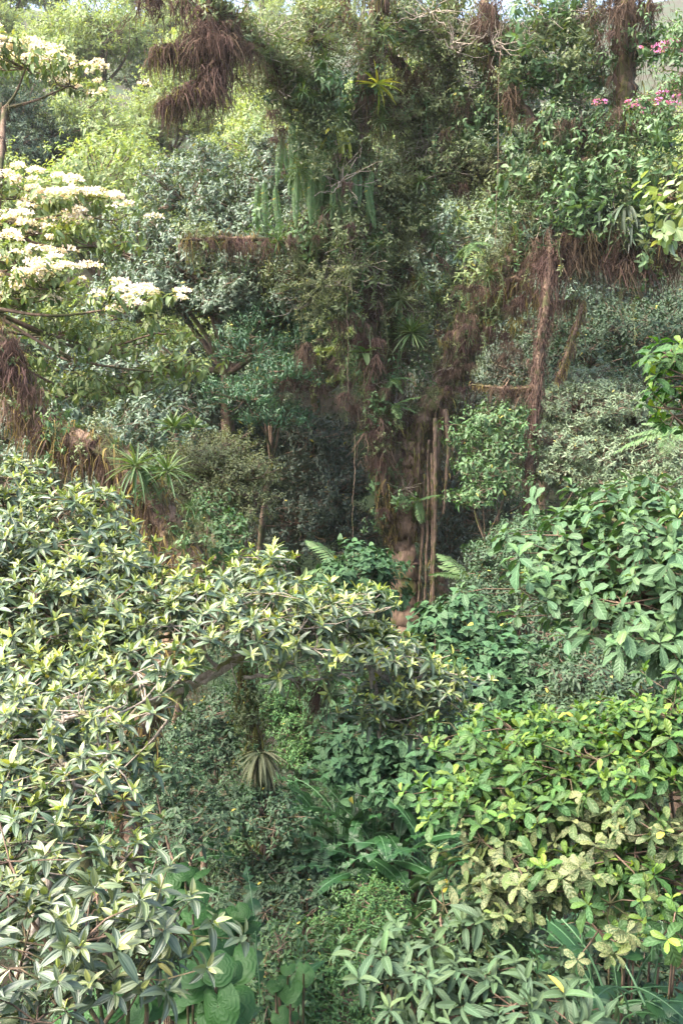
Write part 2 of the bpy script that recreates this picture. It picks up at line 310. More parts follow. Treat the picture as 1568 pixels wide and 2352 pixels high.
def lobe_shoots(c, r, sp, dens, rng, nsh=7, low=-.35, flat=.45, upb=.75, size=1., fill=.35):
    "shoot tips in clusters over the skin of an uneven ellipsoid; returns tips, axes, sizes and the cluster heads"
    a, b, h = r; area = 4 * math.pi * (((a * b) ** 1.6 + (a * h) ** 1.6 + (b * h) ** 1.6) / 3) ** (1 / 1.6)
    unit = sp['L'] * sp['spread'] * size
    n = max(int(dens * area / unit ** 2), 3); k = max(n // nsh, 2)
    q = nrm(rng.normal(size=(k * 3, 3))); q = q[q[:, 2] > low + rng.normal(0, .15, len(q))][:k]; k = len(q)
    sh = np.where(rng.random(k) < fill, rng.uniform(.35, .85, k), rng.uniform(.82, 1.08, k)) * (1 + .22 * vnoise(q * 2.4 + c, int(rng.integers(1e6))))
    hd = c + q * np.array(r) * sh[:, None]
    sp_ = unit * math.sqrt(nsh) * .36; r = [max(x - .8 * sp_ - .45 * sp['L'] * size, x * .4) for x in r]
    off = rng.normal(size=(k, nsh, 3)) * np.array([sp_, sp_, sp_ * flat])
    P = (hd[:, None] + off)
    out = nrm(q / np.array(r) * min(r))
    A = out[:, None] * .65 + UP * upb + off / (np.linalg.norm(off, axis=-1, keepdims=True) + 1e-6) * .35 + rng.normal(0, .22, P.shape)
    S = size * rng.uniform(.62, 1.2, (k, nsh))
    return P.reshape(-1, 3), A.reshape(-1, 3), S.ravel(), hd, P
def twigs(mb, start, heads, tips, rng, r0, r1, sag=.12):
    k = len(heads)
    if k:
        t = np.linspace(0, 1, 5)[None, :, None]
        mid = (start + heads) / 2 + rng.normal(0, .12, heads.shape) * np.linalg.norm(heads - start, axis=1, keepdims=True) - UP * sag * np.linalg.norm(heads - start, axis=1, keepdims=True)
        path = (1 - t) ** 2 * start + 2 * t * (1 - t) * mid[:, None] + t ** 2 * heads[:, None]
        tubes(mb, path, np.broadcast_to(np.linspace(r0, r1, 5)[None], (k, 5)), 4)
        n = tips.shape[1]; s = np.repeat(heads, n, 0); e = tips.reshape(-1, 3)
        t = np.linspace(0, 1, 3)[None, :, None]
        path = s[:, None] * (1 - t) + e[:, None] * t + (np.array([0, 1, 0])[None, :, None] * rng.normal(0, .08, (len(s), 1, 3)) * np.linalg.norm(e - s, axis=1)[:, None, None])
        tubes(mb, path, np.broadcast_to(np.array([r1, r1 * .8, r1 * .5])[None], (len(s), 3)), 3)

FL = leaf_mat('white_flower', (.80, .72, .66), (.72, .56, .48), (.70, .60, .52), .7, .25, rib=0, back=0, var=.15)
FLP = leaf_mat('pink_flower', (.50, .16, .42), (.55, .22, .45), (.45, .14, .38), .6, .35, rib=0, back=0, var=.2)
T_PET = tmpl(.6, .4, 2, (-1, 0, 1), .2, .2)
def flower_dome(mb, c, r, n, rng, L=.042):
    q = nrm(rng.normal(size=(n, 3))); q[:, 2] = np.abs(q[:, 2])
    p = c + q * np.array([r, r, r * .45]) * rng.uniform(.75, 1.05, (n, 1))
    put_leaves(mb, T_PET, p, q + rng.normal(0, .7, (n, 3)), nrm(rng.normal(size=(n, 3))) + UP, np.full(n, L) * rng.uniform(.7, 1.4, n), np.full(n, L * .8), rng.random(n), rng.random(n) * .4)

COUNT = [0]
def plant(name, label, cat, sp, lobes, base=None, trunk=.06, group=None, dens=1., nsh=7, low=-.35, flat=.45, upb=.75, size=1., fill=.35, lean=0., top0=None, spine=None, bare=(), bark=None, twr=None, flowers=None, fuzz=0, trunk_top=.55, fdens=1.):
    "lobes: (px, py, y, rx px, rz px, ry m[, species]) in picture units at depth y"
    COUNT[0] += 1; rng = np.random.default_rng(1000 + COUNT[0]); s0 = SP[sp]
    cs = np.array([W(*l[:3]) for l in lobes]); rs = [(M(l[3], l[2]), l[5] if len(l) > 5 else M(l[3], l[2]), M(l[4], l[2])) for l in lobes]
    cen = cs.mean(0)
    if base is None: bx, by = cen[0] + lean, cen[1] + .15
    else: b_ = W(*base); bx, by = b_[0], b_[1]
    bz = float(ground(bx, by)) - .15; root = empty(name, (bx, by, bz + .15), label, cat, group); off = (bx, by, bz + .15)
    bark = MT[bark or s0['twig']]
    top = np.array([cen[0], cen[1], bz + (cs[:, 2].min() - bz) * .5 + (cen[2] - bz) * .5 * trunk_top * 2 * .5]); top[2] = min(top[2], cen[2] - .1); top[2] = max(top[2], bz + .2)
    if top0 is not None: top = W(*top0)
    b0 = np.array([bx, by, bz]); mid = b0 * .5 + top * .5 + rng.normal(0, .06, 3) * np.linalg.norm(top - b0)
    path = spline([b0, mid, top], 14); path[1:-1] += rng.normal(0, trunk * .35, (12, 3))
    if spine is not None: path = np.vstack([spline([b0, mid * .4 + W(*spine[0]) * .6, W(*spine[0])], 5)[:-1], spline([W(*q) for q in spine], 12)])[:16]; path = spline(path, 14)
    mb = MB(); tubes(mb, path, np.linspace(trunk * 1.15, trunk * .6, 14), 10, .14, int(rng.integers(1e6))); 
    if fuzz:
        n = int(fuzz * 200); i = rng.integers(0, 14, n); pp = path[i] + rng.normal(0, trunk * .5, (n, 3)); strands(mb, pp, rng.normal(size=(n, 3)), rng.uniform(.05, .2, n), np.full(n, .012), rng)
    mb.obj('trunk', bark, root, off)
    for li, l in enumerate(lobes):
        s = SP[l[6]] if len(l) > 6 else s0
        P, A, S, hd, PP = lobe_shoots(cs[li], rs[li], s, dens, rng, nsh, low, flat, upb, size, fill)
        bm = MB(); c = cs[li] - UP * rs[li][2] * .25
        near = np.linalg.norm(path[7:] - c, axis=1); st = path[7 + int(near.argmin())]
        lp = spline([st, (st + c) / 2 + rng.normal(0, .08, 3) * np.linalg.norm(c - st) - UP * .06 * np.linalg.norm(c - st), c], 9)
        r1 = twr or s['tr']
        tubes(bm, lp, np.linspace(trunk * .38, max(r1 * 1.4, trunk * .16), 9), 6, .12, li)
        twigs(bm, c, hd, PP, rng, max(r1 * 1.5, trunk * .18), r1)
        br = bm.obj('branch', bark, root, off)
        fb = MB(); shoots(fb, s, P, A, S, rng)
        fo = fb.obj('foliage', s['mat'], br, off)
        if flowers and li in flowers:
            fm = MB()
            for q in hd[(hd[:, 2] > cs[li][2] - rs[li][2] * .3) & (rng.random(len(hd)) < .9)]:
                for k in range(3): flower_dome(fm, q + rng.normal(0, .24, 3) * np.array([1, 1, .3]) + UP * rng.uniform(.02, .14), rng.uniform(.03, .15), int(rng.integers(25, 110) * fdens), rng)
            if fm.n: fm.obj('blossom', FL if not isinstance(flowers, dict) else FLP, br, off)
    for q in bare:
        bm = MB(); P = spline([W(*k) for k in q], 16); P[1:-1] += rng.normal(0, .012, (14, 3)); tubes(bm, P, np.linspace(.02, .008, 16), 6, .15, 5)
        n = 8; i = rng.integers(3, 15, n); e = P[i] + rng.normal(0, .18, (n, 3)) + UP * .05; tubes(bm, np.stack([P[i], (P[i] + e) / 2 + rng.normal(0, .02, (n, 3)), e], 1), np.tile([.006, .005, .003], (n, 1)), 4); bm.obj('branch', MT['twig_pale'], root, off)
    return root

#__SCENE__
# ------------------------------------------------------------------ the ground
def soil_mat():
    m, nt, out, N, mth, mix = new_mat('forest_soil'); Lk = nt.links.new
    tc = N('ShaderNodeTexCoord'); n1 = N('ShaderNodeTexNoise'); n1.inputs['Scale'].default_value = 3; n1.inputs['Detail'].default_value = 8; Lk(tc.outputs['Object'], n1.inputs['Vector'])
    n2 = N('ShaderNodeTexNoise'); n2.inputs['Scale'].default_value = .4; n2.inputs['Detail'].default_value = 6; Lk(tc.outputs['Object'], n2.inputs['Vector'])
    col = mix(n1.outputs[0], (.018, .014, .008), (.05, .042, .022)); col = mix(sm(N, nt, n2.outputs[0], .4, .6), col, (.025, .045, .015))
    p = N('ShaderNodeBsdfPrincipled'); Lk(col, p.inputs['Base Color']); p.inputs['Roughness'].default_value = .9
    b = N('ShaderNodeBump'); b.inputs['Distance'].default_value = .05; Lk(n1.outputs[0], b.inputs['Height']); Lk(b.outputs[0], p.inputs['Normal']); Lk(p.outputs[0], out.inputs[0]); return m
def build_ground():
    xs = np.concatenate([-np.geomspace(300, 30, 18)[:-1], np.linspace(-30, 30, 81), np.geomspace(30, 300, 18)[1:]])
    ys = np.concatenate([np.linspace(-40, 0, 9)[:-1], np.linspace(0, 60, 81), np.geomspace(60, 420, 26)[1:]])
    X, Y = np.meshgrid(xs, ys); Z = ground(X, Y); mb = MB(); nx, ny = len(xs), len(ys)
    i = np.arange(ny - 1)[:, None]; j = np.arange(nx - 1)[None]
    mb.add(np.stack([X, Y, Z], -1), q=np.stack([i * nx + j, i * nx + j + 1, (i + 1) * nx + j + 1, (i + 1) * nx + j], -1).reshape(-1, 4))
    tag(mb.obj('ground', soil_mat()), kind='structure')
build_ground()
def undergrowth(name, sp, n, xr, yr, h, size, seed):
    rng = np.random.default_rng(seed); s = SP[sp]
    y = yr[0] + (yr[1] - yr[0]) * rng.random(n * 4) ** 1.3; x = rng.uniform(-1, 1, n * 4) * (xr + y * .40)
    keep = vnoise(np.stack([x, y, x * 0], -1) * .5, seed) + rng.normal(0, .35, n * 4) > -.25
    x, y = x[keep][:n], y[keep][:n]
    z = ground(x, y) + h * rng.random(len(x)) * (1 + .8 * vnoise(np.stack([x, y, x * 0], -1) * .9, seed + 1))
    A = UP + rng.normal(0, .4, (len(x), 3)); mb = MB()
    shoots(mb, s, np.stack([x, y, np.maximum(z, ground(x, y) + .03)], -1), A, size * rng.uniform(.6, 1.3, len(x)), rng)
    tag(mb.obj(name, s['mat']), kind='stuff')
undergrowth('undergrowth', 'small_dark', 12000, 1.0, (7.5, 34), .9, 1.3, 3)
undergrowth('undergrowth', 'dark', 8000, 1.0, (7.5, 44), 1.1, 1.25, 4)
undergrowth('undergrowth', 'small_bright', 3500, 1.0, (7.5, 22), .55, 1.0, 5)

# ------------------------------------------------------------------ near shrubs and small trees
plant('rosette_tree', 'large tree of pointed pale green rosettes filling the left below the mossy leaning trunk', 'tree', 'rosette', [
    (0, 1145, 10, 90, 70, .9), (140, 1200, 9.6, 100, 60, .9), (60, 1290, 9.2, 160, 90, .9), (240, 1290, 9.2, 90, 70, .8), (330, 1370, 8.8, 100, 60, .8),
    (150, 1410, 8.4, 170, 100, .9), (340, 1450, 8.2, 120, 55, .7), (60, 1530, 7.7, 130, 80, .8), (240, 1530, 7.7, 120, 60, .7), (-60, 1400, 8.6, 120, 200, .9)], dens=1.1, trunk=.11, low=-.3)
plant('rosette_tree', 'spreading rosette tree with a bare pale branch low in front of the big trunk', 'tree', 'rosette', [
    (460, 1400, 8.5, 100, 45, .7), (600, 1340, 8.9, 75, 45, .6), (650, 1310, 9, 45, 22, .35), (560, 1430, 8.3, 120, 55, .7), (720, 1440, 8.6, 80, 45, .6), (800, 1400, 9, 75, 38, .5), (850, 1465, 9.1, 60, 34, .5),
    (860, 1510, 9, 100, 40, .6), (970, 1545, 9.2, 60, 34, .5), (970, 1590, 9.2, 80, 50, .55), (940, 1660, 9, 90, 45, .55), (860, 1600, 9, 60, 35, .45), (870, 1690, 9, 60, 24, .4), (640, 1500, 8.5, 60, 28, .4)],
    base=(-200, 2100, 9.4), spine=[(60, 1720, 9.2), (300, 1625, 8.8), (420, 1580, 8.6), (520, 1530, 8.5), (600, 1490, 8.6), (720, 1500, 8.7), (850, 1530, 8.9)], dens=1.25, trunk=.055, low=-.3, bark='twig_pale', bare=[[(470, 1570, 8.4), (520, 1520, 8.3), (570, 1500, 8.3), (655, 1490, 8.4)], [(560, 1556, 8.4), (640, 1552, 8.4), (710, 1560, 8.5), (800, 1550, 8.6)]])
plant('rosette_shrub', 'rosette shrub with longer whitish leaves over a bare grey branch at the left edge', 'shrub', 'rosette', [
    (120, 1640, 6.6, 150, 45, .6), (330, 1600, 6.5, 90, 45, .5), (385, 1650, 6.3, 55, 30, .3), (50, 1740, 6.2, 90, 60, .5), (210, 1730, 6.2, 110, 45, .5), (250, 1810, 6, 80, 40, .4),
    (50, 1850, 5.8, 100, 70, .5), (150, 1930, 5.6, 120, 55, .5), (20, 1970, 5.4, 90, 70, .5), (250, 1960, 5.6, 60, 35, .3)], dens=1.1, trunk=.045, base=(-250, 2300, 6.6), top0=(60, 1800, 6.2), bark='twig_pale', low=-.3, bare=[[(90, 1690, 6.1), (140, 1655, 6.1), (200, 1640, 6.1), (270, 1628, 6.2)], [(140, 1740, 5.9), (170, 1790, 5.8), (215, 1830, 5.8)]])
plant('big_leaf_shrub', 'nearest shrub with long three-veined olive leaves in the bottom left corner', 'shrub', 'rosette_big', [
    (40, 2050, 4.9, 90, 55, .45), (190, 2070, 4.7, 100, 50, .4), (310, 2110, 4.6, 80, 40, .35), (370, 2170, 4.5, 50, 35, .3), (160, 2160, 4.5, 120, 55, .4), (30, 2250, 4.3, 90, 80, .4), (180, 2250, 4.3, 80, 50, .4), (300, 2200, 4.5, 60, 35, .3), (60, 2350, 4.2, 90, 60, .3)],
    dens=1.0, trunk=.05, low=-.3)
plant('broad_leaf_tree', 'tree with large blunt pale green leaves in rosettes reaching in from the right edge', 'tree', 'broad', [
    (1420, 1190, 8, 110, 45, .7), (1530, 1190, 8, 90, 60, .7), (1340, 1260, 7.8, 80, 50, .6), (1470, 1280, 7.6, 110, 60, .7), (1215, 1345, 7.5, 65, 22, .35), (1290, 1380, 7.5, 60, 35, .4), (1400, 1370, 7.4, 110, 50, .6), (1530, 1370, 7.3, 90, 70, .6),
    (1380, 1440, 7.2, 70, 32, .4), (1500, 1455, 7.1, 90, 42, .45), (1600, 1300, 7.5, 90, 150, .7), (1555, 1530, 7, 40, 35, .3)], base=(1800, 1950, 7.8), top0=(1580, 1330, 7.6), dens=1.15, trunk=.08, low=-.35)
plant('lime_shrub', 'bright lime green shrub with glossy blunt leaves and grey spotted older leaves at lower right', 'shrub', 'lime', [
    (1080, 1740, 6.2, 70, 40, .4), (1200, 1730, 6.1, 90, 45, .45), (1330, 1720, 6, 80, 45, .45), (1440, 1705, 5.9, 80, 45, .45), (1540, 1660, 5.8, 60, 50, .4), (1120, 1820, 5.9, 100, 45, .45), (1260, 1810, 5.8, 110, 55, .45), (1400, 1760, 5.7, 100, 65, .45), (1530, 1720, 5.6, 90, 80, .45),
    (1100, 1900, 5.7, 70, 40, .35, 'spotted'), (1210, 1930, 5.6, 90, 55, .4, 'spotted'), (1350, 1900, 5.5, 110, 60, .4, 'spotted'), (1490, 1870, 5.4, 100, 70, .4, 'spotted'), (1250, 2030, 5.4, 90, 45, .35, 'spotted'), (1160, 2050, 5.4, 70, 35, .3, 'spotted'), (1390, 2010, 5.3, 100, 50, .4), (1340, 2080, 5.2, 90, 40, .35, 'spotted'), (1500, 1990, 5.2, 90, 60, .4), (1520, 2080, 5.2, 60, 45, .3)],
    base=(1900, 2600, 6.5), top0=(1620, 2000, 6), dens=1.15, trunk=.035, low=-.35)
plant('ribbed_leaf_shrub', 'grey green shrub with long ribbed leaves in rosettes at the bottom edge right of centre', 'shrub', 'ribbed', [
    (1020, 2130, 5.3, 60, 40, .35), (920, 2220, 5.2, 60, 40, .35), (1010, 2230, 5.1, 80, 50, .4), (1120, 2190, 5.1, 80, 55, .4), (1080, 2290, 4.9, 90, 55, .4), (1190, 2280, 4.9, 80, 60, .4), (1250, 2320, 4.8, 60, 45, .3), (950, 2320, 4.9, 70, 50, .35), (1110, 2370, 4.7, 120, 40, .4)], dens=1.2, trunk=.05, low=-.3)
plant('lime_sprig_tree', 'round leaved sunlit sprig of vivid yellow green poking in at the right edge', 'tree', 'lime', [
    (1550, 825, 5.2, 30, 25, .2), (1570, 890, 5.2, 40, 30, .2), (1575, 970, 5.2, 25, 30, .2), (1660, 880, 5.3, 60, 80, .4)], base=(1900, 2300, 5.6), top0=(1800, 900, 5.4), trunk=.03, dens=1.1, size=.85)
plant('round_leaf_vine', 'round pale leathery leaves in pairs on bare stems at the right edge', 'vine', 'round_pale', [
    (1550, 450, 9, 25, 25, .2), (1515, 530, 9, 25, 28, .2), (1560, 540, 9, 25, 30, .2), (1640, 480, 9, 60, 90, .4)], base=(1850, 1800, 9.4), top0=(1760, 500, 9.2), bark='bark_moss', trunk=.02, dens=.8, nsh=4, fill=.6, size=.85)

# ------------------------------------------------------------------ plants of the valley floor
plant('heart_leaf_shrub', 'large mound of heart shaped dark green leaves right of the bare trunk base', 'shrub', 'heart', [
    (1050, 1440, 15, 70, 50, .8), (1000, 1510, 14.6, 50, 60, .7), (1100, 1530, 14.4, 100, 60, .9), (1200, 1540, 14, 60, 50, .8), (1080, 1630, 13.8, 120, 70, .9), (1200, 1640, 13.6, 70, 60, .8), (930, 1690, 13.6, 110, 60, .8), (1060, 1730, 13.2, 120, 50, .8), (810, 1650, 13.8, 80, 60, .8), (830, 1740, 13.4, 80, 50, .7), (940, 1790, 13, 100, 45, .7), (1170, 1720, 13.2, 70, 45, .7)],
    dens=1.25, low=-.15, flat=.35, fill=.2, trunk=.08)
plant('heart_leaf_shrub', 'smaller heart leaved shrub just left of the bare trunk', 'shrub', 'heart', [(840, 1310, 19, 50, 45, .9), (800, 1370, 18.5, 60, 40, .8), (870, 1370, 19, 35, 50, .7), (770, 1330, 19, 30, 30, .6)], dens=1.2, low=-.2, flat=.35, trunk=.06)
plant('round_bush', 'rounded dark fine leaved bush in the shade beside the mossy stump post', 'bush', 'small_dark', [(390, 1790, 14, 75, 65, .7), (440, 1740, 14.2, 50, 45, .6), (350, 1850, 13.6, 70, 50, .6), (440, 1850, 13.6, 55, 50, .6)], dens=1.35, low=-.3)
plant('dome_bush', 'small dome shaped bush of pointed leaves in the middle of the dark hollow', 'bush', 'fresh', [(590, 1930, 13.3, 70, 42, .5), (560, 1970, 13, 40, 35, .4), (630, 1960, 13, 45, 35, .4)], dens=1.5, size=.62)
plant('understory_bush', 'leafy green bush behind the bromeliad covered post', 'bush', 'small_bright', [(690, 1660, 15.5, 70, 60, .8), (640, 1600, 16, 70, 50, .8), (740, 1590, 16, 60, 50, .8), (700, 1730, 15, 60, 40, .7)], dens=1.3, size=1.25)
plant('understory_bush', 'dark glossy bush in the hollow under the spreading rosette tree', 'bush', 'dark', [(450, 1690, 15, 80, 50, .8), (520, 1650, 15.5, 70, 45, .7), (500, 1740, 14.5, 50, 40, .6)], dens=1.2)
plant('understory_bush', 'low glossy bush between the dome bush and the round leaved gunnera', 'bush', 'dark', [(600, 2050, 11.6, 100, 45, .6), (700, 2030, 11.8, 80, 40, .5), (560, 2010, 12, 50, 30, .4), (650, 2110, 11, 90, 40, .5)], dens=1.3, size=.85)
plant('understory_bush', 'bright tiny leaved bush at the foot of the banana like clump', 'bush', 'small_bright', [(850, 2090, 11, 80, 45, .5), (800, 2150, 10.6, 80, 50, .5), (900, 2140, 10.6, 60, 40, .5)], dens=1.4)
plant('understory_bush', 'bright tiny leaved bush touching the bottom edge of the clearing', 'bush', 'small_bright', [(760, 2250, 9.6, 80, 50, .5), (830, 2230, 9.8, 60, 45, .4), (700, 2300, 9.2, 70, 50, .4), (800, 2330, 9, 90, 40, .5)], dens=1.4)
plant('understory_bush', 'dull green bush at the bottom between gunnera and tiny leaved bush', 'bush', 'fresh', [(640, 2220, 9.4, 50, 50, .4), (600, 2330, 8.6, 70, 40, .4), (660, 2290, 8.8, 40, 40, .4), (700, 2180, 10, 60, 40, .4)], dens=1.2, size=.75)
plant('understory_bush', 'dark bush below the broad leaf tree at right', 'bush', 'dark', [(1340, 1560, 13, 100, 50, .8), (1280, 1500, 14.5, 60, 50, .8), (1420, 1580, 12.5, 90, 50, .8), (1300, 1630, 12.6, 60, 50, .7), (1400, 1650, 12, 90, 50, .7)], dens=1.1, size=.8)
plant('understory_bush', 'small leaved glossy bush behind the tip of the broad leaf branch', 'bush', 'small_dark', [(1180, 1280, 18.5, 100, 40, 1), (1280, 1290, 18, 80, 50, 1), (1230, 1230, 19.5, 90, 40, 1), (1120, 1330, 18.5, 60, 40, .8), (1330, 1250, 19, 70, 50, .9)], dens=1.2, size=1.3)
plant('understory_bush', 'dark leafy bush above the heart leaf mound', 'bush', 'dark', [(1110, 1390, 17.5, 80, 35, .9), (1220, 1400, 17, 90, 40, .9), (1320, 1400, 17, 90, 50, .9)], dens=1.1, size=.9)

# ------------------------------------------------------------------ middle-distance trees
plant('flowering_tree', 'mossy leaning tree with tiers of white flower heads on the left', 'tree', 'yellowing', [
    (40, 600, 14.5, 90, 24, .9), (150, 650, 14.2, 100, 24, .9), (290, 700, 13.6, 70, 20, .7), (60, 690, 14.4, 100, 26, .8), (180, 480, 15.5, 90, 22, 1), (50, 450, 15.8, 80, 24, 1), (60, 150, 17, 90, 26, 1.2), (160, 190, 17, 60, 24, 1),
    (120, 760, 15.4, 120, 40, .9), (270, 800, 15, 100, 40, .8), (400, 850, 14.6, 80, 35, .7), (300, 890, 15.2, 90, 45, .8), (180, 900, 15.4, 90, 40, .8), (90, 530, 15, 100, 24, 1), (240, 560, 15, 90, 28, 1), (360, 760, 14.4, 40, 20, .5), (60, 860, 15.6, 80, 45, .8)],
    base=(-200, 1500, 14.2), spine=[(-180, 1100, 14.4), (-140, 900, 14.4), (-60, 760, 14.3), (-20, 600, 14.6), (0, 400, 15.5), (10, 250, 16.5)], trunk=.075, dens=.62, nsh=5, flat=.25, fill=.5, bark='bark_moss', flowers={0, 1, 2, 3, 4, 5, 6, 7, 13}, fuzz=4)
plant('fine_leaf_tree', 'olive fine leaved rounded tree right of the leaning mossy trunk', 'tree', 'olive', [(490, 1040, 16.5, 90, 45, .9), (560, 1090, 16, 60, 55, .8), (480, 1130, 16, 90, 60, .9), (580, 1150, 15.8, 40, 45, .6), (430, 1090, 16.5, 60, 50, .8), (500, 1200, 15.6, 60, 35, .6)], dens=1.0, size=1.15, low=-.85, flat=.8, fill=.45, trunk=.07, base=(360, 1800, 16.5), bark='bark_moss')
plant('climbing_shrub', 'light green leafy climber wrapped around the lower leaning mossy trunk', 'shrub', 'fresh', [(530, 1240, 13.4, 40, 50, .5), (510, 1320, 13.2, 35, 35, .4), (480, 1180, 13.8, 30, 35, .4)], dens=1.1, size=.8, trunk=.03, base=(300, 1900, 13.4), top0=(440, 1330, 13.1), bark='bark_moss')
plant('drooping_tree', 'bluish green tree with layered drooping narrow leaves left of the big trunk', 'tree', 'droop', [(580, 800, 24, 70, 40, 1.3), (650, 860, 23.5, 70, 36, 1.2), (560, 910, 23, 80, 34, 1.2), (640, 960, 23.5, 70, 30, 1.1), (600, 740, 25, 60, 40, 1.2), (690, 780, 25, 50, 50, 1)], dens=1.15, flat=.25, trunk=.10, bark='bark_moss', upb=.3)
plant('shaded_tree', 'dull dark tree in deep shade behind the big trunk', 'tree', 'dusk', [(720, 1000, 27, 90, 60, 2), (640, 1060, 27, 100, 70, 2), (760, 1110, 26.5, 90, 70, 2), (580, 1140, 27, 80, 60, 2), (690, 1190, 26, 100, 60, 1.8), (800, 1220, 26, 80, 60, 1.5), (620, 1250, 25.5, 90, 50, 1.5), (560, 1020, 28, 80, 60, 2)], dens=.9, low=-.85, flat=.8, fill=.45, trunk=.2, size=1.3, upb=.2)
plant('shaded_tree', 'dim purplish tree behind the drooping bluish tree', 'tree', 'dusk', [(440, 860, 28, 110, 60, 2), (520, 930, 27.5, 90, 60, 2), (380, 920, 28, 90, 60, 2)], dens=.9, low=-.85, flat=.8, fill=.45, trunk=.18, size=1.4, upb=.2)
plant('glossy_tree', 'blue grey glossy leaved tree behind the white flowering tree', 'tree', 'blue', [(430, 450, 27, 100, 60, 2), (560, 490, 27, 110, 70, 2), (470, 570, 26.5, 130, 60, 2), (620, 400, 28, 80, 70, 2), (590, 600, 26, 110, 60, 2), (400, 660, 26, 120, 60, 2), (520, 690, 25.5, 120, 50, 1.8), (650, 690, 25.5, 80, 50, 1.6), (330, 570, 27, 90, 70, 2), (480, 390, 29, 80, 40, 2), (300, 700, 26.5, 90, 60, 2), (500, 530, 26, 90, 60, 1.6), (560, 560, 25.6, 80, 60, 1.5), (440, 620, 25.5, 90, 60, 1.5), (560, 660, 25, 90, 60, 1.5), (680, 560, 25.5, 60, 70, 1.4), (700, 640, 25, 60, 60, 1.4)], dens=1.05, low=-.85, flat=.8, fill=.45, trunk=.25)
plant('glossy_tree', 'dark blue green glossy tree low behind the leaning mossy trunk', 'tree', 'blue', [(180, 820, 22, 120, 60, 1.6), (320, 850, 22, 110, 60, 1.6), (100, 940, 21, 110, 60, 1.5), (250, 1010, 20, 110, 60, 1.3), (380, 960, 21, 90, 60, 1.4), (120, 1050, 19, 110, 50, 1.2), (300, 1120, 18, 80, 60, 1.1), (20, 780, 22, 80, 80, 1.5), (350, 1240, 17, 60, 70, .9)], dens=.95, low=-.85, flat=.8, fill=.45, trunk=.16)
plant('silver_tree', 'silvery grey green tree with wide layered crown right of the hanging liana', 'tree', 'silver', [(1330, 930, 23, 110, 50, 1.8), (1440, 950, 23.5, 100, 60, 1.8), (1290, 1010, 22, 100, 45, 1.5), (1400, 1040, 22, 120, 50, 1.7), (1510, 1050, 22, 90, 60, 1.6), (1290, 1080, 21.5, 80, 35, 1.2), (1440, 1120, 21, 110, 40, 1.3), (1540, 1130, 20.5, 70, 50, 1.2), (1350, 880, 24.5, 70, 40, 1.5)], dens=1.25, low=-.85, flat=.8, fill=.45, trunk=.18)
plant('hanging_leaf_shrub', 'fresh green leafy shrub hanging in tiers between big trunk and liana', 'shrub', 'fresh', [(1140, 960, 21.5, 60, 30, .8), (1090, 1010, 21.5, 50, 30, .7), (1160, 1040, 21, 50, 35, .7), (1100, 1080, 21, 50, 30, .7), (1140, 1130, 20.5, 60, 40, .7), (1080, 1140, 20.5, 30, 30, .5)], dens=1.15, trunk=.05)
plant('dark_tree', 'dark green tree behind the mossy fringed branch on the right', 'tree', 'dark', [(1430, 770, 29, 110, 60, 2), (1350, 830, 28, 90, 60, 2), (1530, 760, 30, 80, 70, 2), (1280, 760, 30, 70, 60, 1.8), (1500, 860, 28, 90, 60, 2), (1260, 860, 28, 60, 60, 1.5)], dens=1.1, low=-.85, flat=.8, fill=.45, trunk=.2, size=1.2)
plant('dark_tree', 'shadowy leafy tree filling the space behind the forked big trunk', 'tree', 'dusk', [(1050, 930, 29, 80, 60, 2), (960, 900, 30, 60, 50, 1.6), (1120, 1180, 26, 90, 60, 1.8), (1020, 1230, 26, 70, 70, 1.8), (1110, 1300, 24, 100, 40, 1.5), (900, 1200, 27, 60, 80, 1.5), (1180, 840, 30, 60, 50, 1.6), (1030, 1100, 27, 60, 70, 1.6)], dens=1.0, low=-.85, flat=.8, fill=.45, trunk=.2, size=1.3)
plant('pale_tree', 'pale tree with sunlight in its leaf colour glimpsed through the fork of the big trunk', 'tree', 'sun_paint', [(1040, 700, 36, 60, 50, 1.6), (1000, 630, 37, 60, 50, 1.6), (1090, 630, 36, 60, 50, 1.6), (1050, 540, 38, 60, 50, 1.6), (1140, 520, 38, 50, 40, 1.6), (1150, 600, 38, 50, 40, 1.6)], dens=1.2, low=-.85, flat=.8, fill=.45, trunk=.2, size=1.6)

# ------------------------------------------------------------------ hillside trees: a few of each kind, then copies
def far_proto(name, label, sp, seed, lobes, size, dens):
    rng = np.random.default_rng(seed); root = empty(name, (0, 0, 0), label, 'tree', 'trees on the far hillside'); s = SP[sp]
    mb = MB(); tubes(mb, spline([(0, 0, -1.5), (.2, .1, 2), (0, 0, 5.5)], 10), np.linspace(.24, .12, 10), 8, .1); mb.obj('trunk', MT['bark_brown'], root)
    fb = MB(); bm = MB()
    for c, r in lobes:
        c = np.array(c); P, A, S, hd, PP = lobe_shoots(c, r, s, dens, rng, 6, -.9, .8, .5, size, .45)
        shoots(fb, s, P, A, S, rng); tubes(bm, spline([(0, 0, 3.5), c * np.array([.5, .5, .75]), c], 8), np.linspace(.12, .04, 8), 5); twigs(bm, c, hd, PP[:, :1], rng, .03, .012)
    bm.obj('branch', MT['bark_moss'], root); fb.obj('crown', s['mat'], root); return root
LB = [((0, 0, 7), (2.2, 2.2, 1.4)), ((1.8, .4, 5.8), (1.8, 1.6, 1.1)), ((-1.8, -.5, 6), (1.8, 1.7, 1.1)), ((.3, -1.8, 5.4), (1.7, 1.6, 1.1)), ((-.4, 1.8, 6.1), (1.7, 1.6, 1.2)), ((1.2, -1.2, 4.4), (1.4, 1.4, .9)), ((-1.5, -1.3, 4.3), (1.4, 1.3, .9))]
